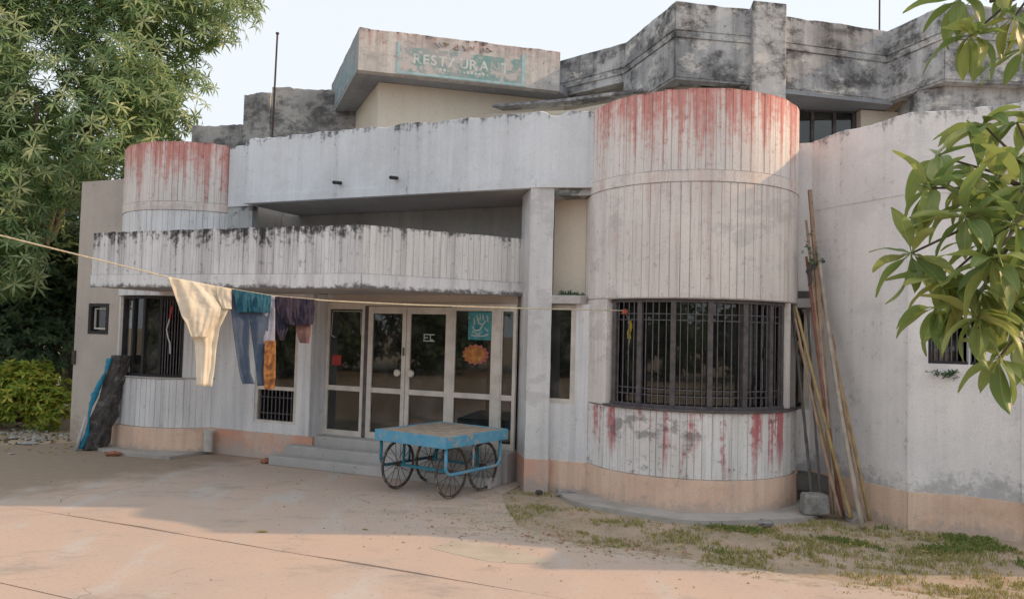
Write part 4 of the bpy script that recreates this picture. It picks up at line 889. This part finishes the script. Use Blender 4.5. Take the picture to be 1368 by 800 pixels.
rock('stone', 'dark grey stone lying on the apron before the right bay', (3.07, 9.42, .0), .09, (1.1, .8, .5), 'stone', 2)
rock('brick_piece', 'broken reddish brick on the ground below the left bay', (*l2w(-6.55, -1.42), 0), .11, (1.4, .6, .4), 'brick', 5, 'brick')
rock('brick_piece', 'small brick chunk beside the entrance steps', (*l2w(-3.98, -.68), 0), .08, (1.1, .8, .6), 'brick', 8, 'brick')
rock('stone', 'flat stone beside the pillar foot', (.82, 10.95, .0), .12, (1.3, .7, .25), 'stone', 12)
rock('stone', 'small dark stone touching the pillar corner', (.44, 10.93, 0), .05, (1, .8, .7), 'tarp', 15)
for i, (x, y, r) in enumerate(((-9.3, 14.9, .10), (-8.6, 14.2, .13), (-9.9, 15.5, .08), (-8.2, 13.1, .04))):
    rock('plastic_bag', ('crumpled white plastic bag among the litter near the bush', 'grey plastic sheet lying flat on the dirt by the end wall', 'small crumpled plastic bag at the foot of the yellow bush', 'tiny white plastic scrap on the dusty concrete')[i], (x, y, -.02 if i < 3 else 0), r, (1.3, .9, .3), 'bagplastic', 20 + i, 'plastic bag')

# tarp bundle leaning on the left bay
tb = empty('rolled_bundle', (-7.22, 13.78, 0)); tag(tb, 'dark rolled bundle with a blue tarpaulin edge leaning by the left bay', 'bundle')
m = MB(); n = 40; k = 40; vs = []
for i in range(k + 1):
    t = i / k; cx = .02 + .36 * t; cy = .0 + .10 * t; z = .02 + 1.62 * t
    for j in range(n):
        a = 2 * math.pi * j / n; rr = (.21 - .04 * t) * (1 + .30 * mnoise.noise(Vector((math.cos(a) * 2, math.sin(a) * 2, t * 7))) + .16 * mnoise.noise(Vector((a * 5 + t * 9, t * 3, 1))))
        vs.append((cx + rr * math.cos(a) * .95, cy + rr * .75 * math.sin(a), z))
m.add(vs, [(i * n + j, i * n + (j + 1) % n, (i + 1) * n + (j + 1) % n, (i + 1) * n + j) for i in range(k) for j in range(n)] + [tuple(range(n))[::-1], tuple(range(k * n, k * n + n))]); m.build('roll', 'tarp', tb)
m = MB(); vs = []; k = 30
for i in range(k + 1):
    t = i / k; cx = -.15 + .36 * t + .04 * math.sin(9 * t); cy = -.16 + .10 * t + .02 * math.sin(14 * t); z = .03 + 1.56 * t; wd = .038 + .02 * math.sin(11 * t + 1) + (.025 if t > .88 else 0)
    for j in range(8):
        a = 2 * math.pi * j / 8; vs.append((cx + wd * math.cos(a) * (1 + .7 * mnoise.noise(Vector((i * .7, j, 2)))), cy + wd * .6 * math.sin(a), z))
m.add(vs, [(i * 8 + j, i * 8 + (j + 1) % 8, (i + 1) * 8 + (j + 1) % 8, (i + 1) * 8 + j) for i in range(k) for j in range(8)] + [tuple(range(8))[::-1], tuple(range(k * 8, k * 8 + 8))]); m.build('tarpaulin_edge', 'tarpblue', tb, smooth=True)
m = MB(); m.tube([(-.19, -.18, .0), (-.14, -.20, .2), (-.08, -.205, .42), (-.05, -.195, .6)], [.03, .03, .02, .01], 7); m.build('pale_sheet', 'plastic', tb, smooth=True)

# ------------------------------------------------------------------ vegetation
def leaf_verts(L, W, droop, nseg=2):
    """lanceolate leaf along +x: two-sided fold, tip bending down"""
    vs = []; pr = [0.02, .75, 1.0, .55, .03] if nseg > 2 else [.12, 1.0, .02]; k = len(pr)
    for i, w_ in enumerate(pr):
        t = i / (k - 1); x = L * t; z = -droop * L * t * t
        vs += [(x, -W / 2 * w_, z + .12 * W * w_), (x, 0, z), (x, W / 2 * w_, z + .12 * W * w_)]
    fs = []
    for i in range(k - 1):
        for j in range(2): fs.append((i * 3 + j, i * 3 + j + 1, i * 3 + 4 + j, i * 3 + 3 + j))
    return np.array(vs), fs
def whorl(nl, L, W, droop, tilt):
    V = []; Fc = []
    for i in range(nl):
        vs, fs = leaf_verts(L * random.uniform(.8, 1.1), W, droop * random.uniform(.6, 1.3)); a = 2 * math.pi * i / nl + random.uniform(-.25, .25); e = tilt + random.uniform(-.25, .25)
        ce, se = math.cos(e), math.sin(e); x, y, z = vs[:, 0] * ce - vs[:, 2] * se, vs[:, 1], vs[:, 0] * se + vs[:, 2] * ce
        ca_, sa = math.cos(a), math.sin(a); q = np.stack([x * ca_ - y * sa, x * sa + y * ca_, z], 1); o = len(V) * len(vs)
        Fc += [tuple(k + o for k in f) for f in fs]; V.append(q)
    return np.concatenate(V), Fc
def frames(ax):
    z = ax / np.linalg.norm(ax, axis=1, keepdims=True); r = rng.normal(size=z.shape); x = np.cross(r, z); x /= np.linalg.norm(x, axis=1, keepdims=True); y = np.cross(z, x); return np.stack([x, y, z], 2)
def scatter_mesh(name, protos, P, AX, SC):
    allv, loops, starts, tot, nv, nl = [], [], [], [], 0, 0
    Fm = frames(AX); which = rng.integers(0, len(protos), len(P))
    for k, (pv, pf) in enumerate(protos):
        idx = np.where(which == k)[0]
        if not len(idx): continue
        V = np.einsum('nij,mj->nmi', Fm[idx], pv) * SC[idx, None, None] + P[idx, None, :]
        f = np.array(pf); off_ = (np.arange(len(idx)) * len(pv))[:, None, None] + nv
        allv.append(V.reshape(-1, 3)); loops.append((f[None] + off_).reshape(-1)); nv += V.shape[0] * V.shape[1]; tot.append(len(idx) * len(pf))
    V = np.concatenate(allv); Lp = np.concatenate(loops); n = sum(tot); me = bpy.data.meshes.new(name)
    me.vertices.add(len(V)); me.vertices.foreach_set('co', V.ravel().astype(np.float32)); me.loops.add(len(Lp)); me.loops.foreach_set('vertex_index', Lp.astype(np.int32))
    me.polygons.add(n); me.polygons.foreach_set('loop_start', (np.arange(n) * 4).astype(np.int32)); me.polygons.foreach_set('loop_total', np.full(n, 4, np.int32)); me.update(); me.validate(); return me
def link(me, name, mat, parent=None):
    o = bpy.data.objects.new(name, me); COL.objects.link(o); me.materials.append(M[mat]); 
    if parent: o.parent = parent
    return o
WH = [whorl(random.choice((6, 7, 8)), .25, .052, .55, random.uniform(.0, .35)) for _ in range(5)]
SM = [whorl(5, .13, .06, .3, .4) for _ in range(4)]
def crown_points(lobes, n, shell=.35):
    P = []; AXs = []; wts = np.array([l[3] * l[4] * l[5] for l in lobes]) ** (2 / 3); wts /= wts.sum()
    for l, k in zip(lobes, (wts * n).astype(int)):
        d = rng.normal(size=(k, 3)); d /= np.linalg.norm(d, axis=1, keepdims=True); r = 1 - shell * rng.random(k) ** 1.6
        bump = np.array([mnoise.noise(Vector(q * 2.2 + np.array(l[:3]))) for q in d]) * .30
        p = d * (r + bump)[:, None] * np.array(l[3:6]) + np.array(l[:3]); P.append(p); AXs.append(d * .8 + np.array([0, 0, .55]) + rng.normal(size=d.shape) * .28)
    return np.concatenate(P), np.concatenate(AXs)
def keep(P, AX, thin=.0):
    """open gaps between leaf clumps"""
    q = np.array([mnoise.noise(Vector((x * .9, y * .9, z * .9))) for x, y, z in P]); m = q > thin; return P[m], AX[m]
def tree(label, base, height, lobes, n, mat, protos, trunk_r=.2, sc=(.8, 1.2), limbs=7, name='tree', group=None, thin=-.28, cat='tree', bare=False, shell=.35):
    t = empty(name, base); tag(t, label, cat, group)
    m = MB(); b = Vector((0, 0, -.1)); top = Vector((.3, .2, height * .62)); pts = [b.lerp(top, i / 8) + Vector((math.sin(i * 1.3) * .08, math.cos(i * 1.7) * .08, 0)) for i in range(9)]
    m.tube(pts, [trunk_r * (1.25 if i == 0 else 1) * (1 - .6 * i / 8) for i in range(9)], 10); m.build('trunk', 'bark', t, smooth=True)
    rel = [tuple(np.array(l[:3]) - np.array(base)) + tuple(l[3:]) for l in lobes]
    for i in range(limbs):
        l = rel[i % len(rel)]; a = pts[3 + i % 5]; e = Vector(l[:3]) + Vector([random.uniform(-.5, .5) * l[3 + j] for j in range(3)]); mid = a.lerp(e, .5) + Vector((0, 0, .35))
        lm = MB(); lm.tube([a, a.lerp(mid, .5), mid, mid.lerp(e, .6), e], [trunk_r * .4, trunk_r * .34, trunk_r * .26, trunk_r * .17, trunk_r * .07], 7); lm.build('limb', 'bark', t, smooth=True)
    P, AX = crown_points(rel, n, shell); P, AX = keep(P, AX, thin); SC = rng.uniform(sc[0], sc[1], len(P))
    me = scatter_mesh('crown', protos, P, AX, SC); o = link(me, 'crown', mat, t); o['kind'] = 'stuff'
    return t, rel
# big whorled-leaf tree behind the end wall
lob = [(-10.6, 17.2, 7.6, 2.6, 2.2, 2.3), (-8.4, 16.9, 8.2, 1.9, 1.5, 1.7), (-9.0, 16.2, 6.1, 1.7, 1.2, 1.5), (-11.2, 16.0, 5.0, 1.8, 1.4, 1.7), (-7.6, 17.2, 9.8, 1.8, 1.5, 1.5), (-10.5, 16.8, 10.4, 2.6, 2.0, 1.7), (-12.4, 16.5, 8.0, 2.2, 1.8, 2.4), (-10.4, 15.7, 3.6, 1.0, .8, 1.0), (-7.6, 16.7, 7.0, 1.0, .9, .9)]
T1, rel = tree('large tree with whorled narrow leaves rising behind the end wall', (-11.0, 17.6, -.02), 9.0, lob, 11500, 'leaf_far', WH, .28, (.6, .95), 9, 'whorled_leaf_tree', thin=-.2)
T1me = []
for pv, pf in WH[:4]:
    m = MB(); m.add([tuple(p) for p in pv], pf); T1me.append(m.mesh('leaf_whorl')); T1me[-1].materials.append(M['leaf_whorl'])
cp = Vector((0, 0, 2.2)); cnt = 0; P, AX = crown_points(rel, 4200, .05)
for p, a in zip(P, AX):
    wp = Vector(p) + Vector((-11.0, 17.6, -.02)); wl = w2l(wp.x, wp.y)
    out = wp - Vector((-10.2, 17.2, 7.5))
    if cnt >= 230 or out.dot(cp - wp) < 0 or Vector(a).dot(cp - wp) < 0 or wp.x / wp.y < -.68 or wp.z > 2.2 + .46 * wp.y or random.random() < .4: continue
    ok = all(((wp.x - l[0]) / l[3]) ** 2 + ((wp.y - l[1]) / l[4]) ** 2 + ((wp.z - l[2]) / l[5]) ** 2 > .8 for l in lob)
    if not ok: continue
    o = bpy.data.objects.new('leaf_whorl', random.choice(T1me)); COL.objects.link(o); o.parent = T1; o.location = p
    ax = Vector(a) + Vector((.25, -.55, 0)); o.rotation_euler = ax.to_track_quat('Z', 'Y').to_euler(); o.scale = [random.uniform(.72, 1.05)] * 3; cnt += 1
# darker trees and shrubs filling in below and behind
tree('dark leafy tree growing low beneath the whorled-leaf tree', (-11.6, 18.6, -.02), 4.5, [(-11.8, 18.2, 3.0, 2.2, 1.4, 1.7), (-10.2, 18.8, 3.4, 1.6, 1.2, 1.6), (-13.4, 18.4, 3.2, 1.8, 1.4, 2.0), (-11.2, 17.6, 1.7, 1.7, .9, 1.2)], 5200, 'leaf_dark', SM, .14, (1.0, 1.7), 5, 'dark_tree', thin=-.5, shell=.6)
tree('tall dark background tree beyond the end wall and roof blocks', (-13.5, 24.0, -.02), 8, [(-13.5, 24, 5.5, 3.6, 2.4, 3.4), (-10.5, 25, 4.6, 3.0, 2.2, 3.0), (-16.5, 24, 5.0, 3.0, 2.4, 3.6), (-12, 24.5, 2.2, 4.2, 2, 2.0)], 6000, 'leaf_dark', SM, .25, (1.6, 2.6), 6, 'dark_tree', thin=-.6, shell=.5)
tree('yellow-green flowering bush beside the end wall', (-9.75, 16.3, -.02), 1.2, [(-9.9, 16.2, .75, .75, .55, .65), (-9.35, 16.1, .55, .45, .4, .5), (-10.6, 16.4, .6, .7, .5, .5), (-9.7, 16.0, .95, .35, .3, .32), (-10.1, 16.1, 1.1, .22, .2, .3)], 1100, 'leaf_bush', [whorl(5, .15, .06, .3, .5) for _ in range(3)], .05, (.7, 1.2), 6, 'bush', cat='bush', thin=-.5, shell=.7)
tree('olive weedy shrub at the dirt edge left of the yellow bush', (-11.6, 15.9, -.02), .9, [(-11.6, 15.9, .5, .9, .5, .45), (-10.9, 15.6, .3, .5, .4, .3)], 700, 'grass', [whorl(5, .12, .04, .2, .6) for _ in range(3)], .04, (.7, 1.2), 5, 'shrub', cat='shrub', thin=-.5, shell=.7)
# trees on the far side of the yard, behind the viewer: mirrored in the door glass
LBL = ('broad tree across the yard, first along its left edge', 'leaning tree across the yard beside the broad one', 'tall round tree across the yard', 'low spreading tree across the yard', 'bushy tree at the back corner of the yard', 'wide tree behind the yard', 'shady tree at the far end of the yard', 'round tree beside the shady one at the yard end', 'dense tree at the far right corner of the yard', 'tall tree closing the right side of the yard')
for i, (x, y) in enumerate(((-15, 5.2), (-18, 1.2), (-17.5, -3.6), (-14.5, -8), (-10, -12), (-4, -14), (4, -14), (10.5, -13), (16.5, -10), (20, -4))):
    sc_ = 1 + .18 * math.sin(i * 2.3); x *= 1.5; y = 4 + (y - 4) * 1.5
    tree(LBL[i], (x, y, -.02), 6, [(x, y, 4.4 * sc_, 3.6, 3.4, 2.6 * sc_), (x + 2.2, y + 2.2, 2.2, 3.0, 2.6, 2.1), (x - 2.0, y - 2.2, 2.4, 3.0, 2.8, 2.3)], 1700, 'leaf_dark', SM, .25, (2.4, 4.2), 4, 'yard_tree', 'trees across the yard', thin=-.6, shell=.5)

# near tree: its branch hangs into the frame at the right, every leaf an object
NTr = empty('overhanging_tree', (3.5, 3.4, -.02)); tag(NTr, 'tree with long glossy leaves overhanging the yard beside the wing', 'tree')
def nb(pts, rad, name='branch'):
    m = MB(); m.tube([Vector(p) - Vector((3.5, 3.4, -.02)) for p in pts], rad, 8); return m.build(name, 'bark', NTr, smooth=True)
nb([(3.5, 3.4, -.1), (3.45, 3.42, 1.2), (3.35, 3.4, 2.4), (3.3, 3.45, 3.6), (3.35, 3.4, 5.0)], [.19, .16, .14, .11, .07], 'trunk')
nb([(3.33, 3.4, 2.5), (2.8, 3.2, 2.9), (2.3, 3.05, 2.95), (1.95, 2.95, 2.8), (1.72, 2.9, 2.6)], [.06, .045, .032, .02, .008])
nb([(3.3, 3.45, 3.3), (2.8, 3.4, 3.75), (2.3, 3.3, 3.8), (2.0, 3.28, 3.66)], [.05, .035, .02, .008])
nb([(3.34, 3.4, 2.0), (2.8, 3.15, 2.35), (2.3, 3.0, 2.38), (1.95, 2.98, 2.28)], [.045, .03, .02, .008])
def near_leaf(L, W, bend, cup):
    m = MB(); n, k = 9, 5; vs = []
    for i in range(n + 1):
        t = i / n; w_ = W * (math.sin(math.pi * t ** 1.25) ** .75 * .98 + .02) if 0 < t < 1 else W * .03
        if t < .12: w_ = W * .05 + W * t * 1.2
        for j in range(k):
            y = (j / (k - 1) - .5); vs.append((L * (t - .12 * bend * t * t), w_ * y, -bend * L * t * t * .5 + cup * abs(y) * w_ * 1.2 + .004 * math.sin(9 * t + j)))
    m.add(vs, [(i * k + j, (i + 1) * k + j, (i + 1) * k + j + 1, i * k + j + 1) for i in range(n) for j in range(k - 1)]); me = m.mesh('leaf', True); me.materials.append(M['leaf_near']); return me
NL = [near_leaf(.205, .064, b, c_) for b, c_ in ((.35, .5), (.75, .35), (1.1, .5), (.15, .6), (.55, .2))]
centers = [(1.50, 2.95, 2.54), (1.60, 3.0, 2.80), (1.62, 2.8, 2.66), (1.85, 3.0, 2.84), (1.60, 2.9, 2.44), (1.65, 2.7, 2.5), (1.62, 3.0, 2.34), (1.66, 2.8, 2.30), (1.83, 2.9, 2.37), (1.73, 2.7, 2.62), (1.93, 3.0, 2.24), (1.80, 2.9, 2.16), (1.83, 2.8, 2.78), (1.78, 2.8, 2.48), (1.90, 2.9, 2.6), (1.72, 2.95, 2.74), (1.68, 3.1, 2.95), (1.86, 3.1, 3.08), (2.0, 3.1, 2.95),
           (1.90, 3.25, 3.50), (2.05, 3.2, 3.56), (1.88, 3.3, 3.68), (2.12, 3.25, 3.45), (2.06, 3.2, 3.12), (1.96, 3.0, 2.45), (1.74, 2.9, 2.58), (1.88, 2.85, 2.50), (1.95, 2.9, 2.72), (1.92, 3.05, 2.34), (1.70, 2.85, 2.40), (1.78, 3.0, 2.86), (2.05, 3.25, 3.72)]
hub = Vector((2.05, 3.0, 2.75)); hub2 = Vector((2.25, 3.28, 3.75)); nleaf = 0
for ci, c in enumerate(centers):
    c = Vector(c); h = hub2 if c.z > 3.3 else hub
    if c.z <= 3.3 and c.z < 2.35: h = Vector((2.05, 3.0, 2.33))
    nb([h, h.lerp(c, .5) + Vector((0, 0, .03)), c], [.008, .006, .004], 'twig')
    ax = (c - h).normalized() * .9 + Vector((-.1, -.25, .15)); ax.normalize(); Q = ax.to_track_quat('Z', 'Y')
    for i in range(random.choice((8, 9, 9, 10))):
        a = 2 * math.pi * i / 8 + random.uniform(-.3, .3); el = random.uniform(-.1, .75)
        d = Q @ Vector((math.cos(a) * math.cos(el), math.sin(a) * math.cos(el), math.sin(el))); d.z -= random.uniform(.15, .6); d.normalize()
        up_ = (Vector((0, 0, 1)) - d * d.z + Vector((random.uniform(-.4, .4), random.uniform(-.4, .4), 0))).normalized(); y = up_.cross(d).normalized(); z = d.cross(y)
        if nleaf >= 298: break
        o = bpy.data.objects.new('leaf', random.choice(NL)); COL.objects.link(o); o.parent = NTr
        s = random.uniform(.72, 1.12); mt = Matrix((d, y, z)).transposed().to_4x4() @ Matrix.Scale(s, 4); mt.translation = c - Vector((3.5, 3.4, -.02)) + d * .004; o.matrix_local = mt; nleaf += 1

# ------------------------------------------------------------------ grass and leaf litter
def inside_building(u, v):
    if (u - UC) ** 2 + (v - BVC) ** 2 < (BR + .50) ** 2: return True
    X, Y = l2w(u, -v)
    if v < .45 and u < 4.2: return True
    # wing footprint
    for a, b in zip(wg[:-1], wg[1:]):
        if a[0] <= u <= b[0]:
            vv = a[1] + (b[1] - a[1]) * (u - a[0]) / max(1e-6, b[0] - a[0])
            if v < vv + .12: return True
    return u < 4.2 and v < .9 and u > 3.4 and False
def blades(name, label, n, mat, test, h=(.004, .024), seed=1):
    V = []; r = np.random.default_rng(seed); cntb = 0; tries = 0
    while cntb < n and tries < n * 14:
        tries += 1; u = r.uniform(.2, 8.2); v = r.uniform(.3, 3.3)
        if inside_building(u, v) or not test(u, v, r): continue
        X, Y = l2w(u, -v)
        for _ in range(r.integers(3, 7)):
            a = r.uniform(0, 6.283); hh = r.uniform(*h); le = r.uniform(.2, 1.6) * hh; wx, wy = math.cos(a + 1.57) * .004, math.sin(a + 1.57) * .004; x = X + r.normal() * .018; y = Y + r.normal() * .018
            V += [(x - wx, y - wy, -.024), (x + wx, y + wy, -.024), (x + wx * .6 + math.cos(a) * le * .4, y + wy * .6 + math.sin(a) * le * .4, -.004 + hh * .7), (x + math.cos(a) * le, y + math.sin(a) * le, -.004 + hh)]
        cntb += 1
    V = np.array(V); n4 = len(V) // 4; me = bpy.data.meshes.new(name); me.from_pydata(V.tolist(), [], [(4 * i, 4 * i + 1, 4 * i + 2, 4 * i + 3) for i in range(n4)])
    return tag(link(me, name, mat), label, 'grass', kind='stuff')
def vmax(u): return float(np.interp(u, [.2, .75, 1.2, 1.9, 9], [.7, 1.5, 2.3, 2.72, 3.1]))
def t_dry(u, v, r):
    if v > vmax(u) + .12 + abs(r.normal()) * .14: return False
    q = mnoise.noise(Vector((u * 1.5, v * 2.6, 1))) + .5 * mnoise.noise(Vector((u * 5, v * 7, 4))); edge = min(1, max(0, (u - 1.3) / 2.4))
    return q > .36 - .30 * edge + r.normal() * .2
def t_green(u, v, r):
    q = mnoise.noise(Vector((u * 1.6, v * 2.2, 7))); near = (5.0 < u < 8 and v < 1.5) or (u > 2.6 and 1.2 < v < 1.4)
    return u > 3.0 and v < vmax(u) and q > (.08 if near else .55) + r.normal() * .08
blades('dry_grass', 'short dry yellowish grass between the concrete yard and the bay', 4600, 'grass', t_dry, seed=2)
blades('green_grass', 'greener grass tufts at the foot of the wing wall', 1300, 'grassg', t_green, (.01, .04), seed=3)
V = []; r = np.random.default_rng(5)
while len(V) < 4 * 150:
    u, v = r.uniform(.6, 8), r.uniform(.9, 3.2)
    if inside_building(u, v) or v > vmax(u): continue
    X, Y = l2w(u, -v); a = r.uniform(0, 6.28); L = r.uniform(.02, .05); c_, s_ = math.cos(a) * L, math.sin(a) * L; z = r.uniform(.0, .02)
    V += [(X - c_, Y - s_, z), (X + s_ * .4, Y - c_ * .4, z + .012), (X + c_, Y + s_, z + .004), (X - s_ * .4, Y + c_ * .4, z + .012)]
me = bpy.data.meshes.new('leaf_litter'); me.from_pydata(V, [], [(i, i + 1, i + 2, i + 3) for i in range(0, len(V), 4)]); tag(link(me, 'leaf_litter', 'dryleaf'), 'scattered dry leaves lying in the grass strip', 'leaf litter', kind='stuff')
V = []
while len(V) < 4 * 420:
    X, Y = r.uniform(-12.5, -7.2), r.uniform(13.2, 16.6); u, y_ = w2l(X, Y)
    if -y_ < .5 and u > -9.2: continue
    a = r.uniform(0, 6.28); L = r.uniform(.015, .06); c_, s_ = math.cos(a) * L, math.sin(a) * L; z = r.uniform(-.01, .015)
    V += [(X - c_, Y - s_, z), (X + s_ * .5, Y - c_ * .5, z + .015), (X + c_, Y + s_, z + .004), (X - s_ * .5, Y + c_ * .5, z + .015)]
me = bpy.data.meshes.new('leaf_litter'); me.from_pydata(V, [], [(i, i + 1, i + 2, i + 3) for i in range(0, len(V), 4)]); tag(link(me, 'leaf_litter', 'dryleaf'), 'fallen leaves and scraps on the dirt by the yellow bush', 'leaf litter', kind='stuff')
def fallen(label, x, y, L, rot, mat='dryleaf'):
    m = MB(); vs, fs = leaf_verts(L, L * .38, .12, 4); vs[:, 2] += L * .05 + .004; m.add([tuple(p) for p in vs], fs); o = m.build('fallen_leaf', mat); o.location = (x, y, 0); o.rotation_euler = (0, 0, rot); return tag(o, label, 'leaf', 'leaves fallen on the yard')
fallen('yellow leaf lying at the edge of the sunlit concrete', -2.70, 8.55, .17, .2)
fallen('dry leaf on the shaded concrete in front of the handcart', -1.52, 8.75, .11, 2.4)
fallen('orange leaf on the sunlit concrete near the grass edge', 2.25, 6.72, .10, 1.0)
fallen('small dry leaf on the dusty concrete by the left bay', -5.4, 11.3, .09, 1.9)
fallen('curled brown leaf on the concrete before the entrance steps', -3.0, 11.2, .09, .7)

# ------------------------------------------------------------------ grit, litter and wall weeds
def grit(name, label, n, mat, area, size, seed, zf=lambda u, v: 0.0, cat='debris'):
    m = MB(); r = np.random.default_rng(seed); k = 0
    while k < n:
        u, v = area(r)
        if u > .3 and inside_building(u, v): continue
        X, Y = l2w(u, -v); q = r.uniform(*size); z = zf(u, v); a = r.uniform(0, 6.28)
        pts = [(X + q * math.cos(a + b) * r.uniform(.6, 1.2), Y + q * math.sin(a + b) * r.uniform(.5, 1.0)) for b in (0, 1.5, 3.1, 4.6)]
        h = q * r.uniform(.3, .9); vs = [(x, y, z - .004) for x, y in pts] + [(X + (x - X) * .6, Y + (y - Y) * .6, z + h * r.uniform(.6, 1.1)) for x, y in pts]
        m.add(vs, [(4, 5, 6, 7), (0, 1, 5, 4), (1, 2, 6, 5), (2, 3, 7, 6), (3, 0, 4, 7)]); k += 1
    return tag(m.build(name, mat), label, cat, kind='stuff')
grit('grit', 'loose grit and tiny stones strewn over the concrete yard', 130, 'bark', lambda r: (r.normal(-4.5, 3.5), abs(r.normal(0, 1.7)) + .95), (.003, .013), 31)
grit('soil_crumbs', 'soil crumbs scattered on the concrete beside the grass strip', 700, 'soil', lambda r: (r.normal(1.2, 1.3), abs(r.normal(1.9, .7)) + .5), (.005, .02), 32)
grit('brick_rubble', 'crumbled red brick along the grass edge of the yard', 110, 'rubble', lambda r: (r.normal(2.1, .7), r.normal(2.8, .16)), (.006, .03), 33)
grit('rubbish', 'pale paper and plastic rubbish heaped under the yellow bush', 130, 'bagplastic', lambda r: (r.normal(-10.2, .7), r.normal(.55, .45)), (.015, .07), 34, lambda u, v: -.02)
grit('rubbish', 'brown twigs and scraps on the dirt beside the end wall', 260, 'bark', lambda r: (r.normal(-9.6, 1.0), r.normal(.9, .6)), (.01, .05), 35, lambda u, v: -.02)
def weed(label, c, n, sp, mat='leaf_dark'):
    P = rng.normal(size=(n, 3)) * np.array(sp) + np.array(c); AX = rng.normal(size=(n, 3)) * .5 + np.array([0, -.6, .6])
    me = scatter_mesh('wall_weed', [whorl(4, .05, .022, .3, .5) for _ in range(3)], P, AX, rng.uniform(.6, 1.3, n)); return tag(link(me, 'wall_weed', mat), label, 'weed', kind='stuff')
weed('small dark weed clinging to the wall under the wing window', (5.22, 9.40, 1.86), 26, (.10, .015, .025))
weed('blackened moss clump on the ledge between pillar and right bay', (.86, 11.33, 2.775), 40, (.11, .05, .015))
weed('dry creeper hanging above the bound poles in the corner', (3.98, 10.45, 3.36), 22, (.05, .04, .14))
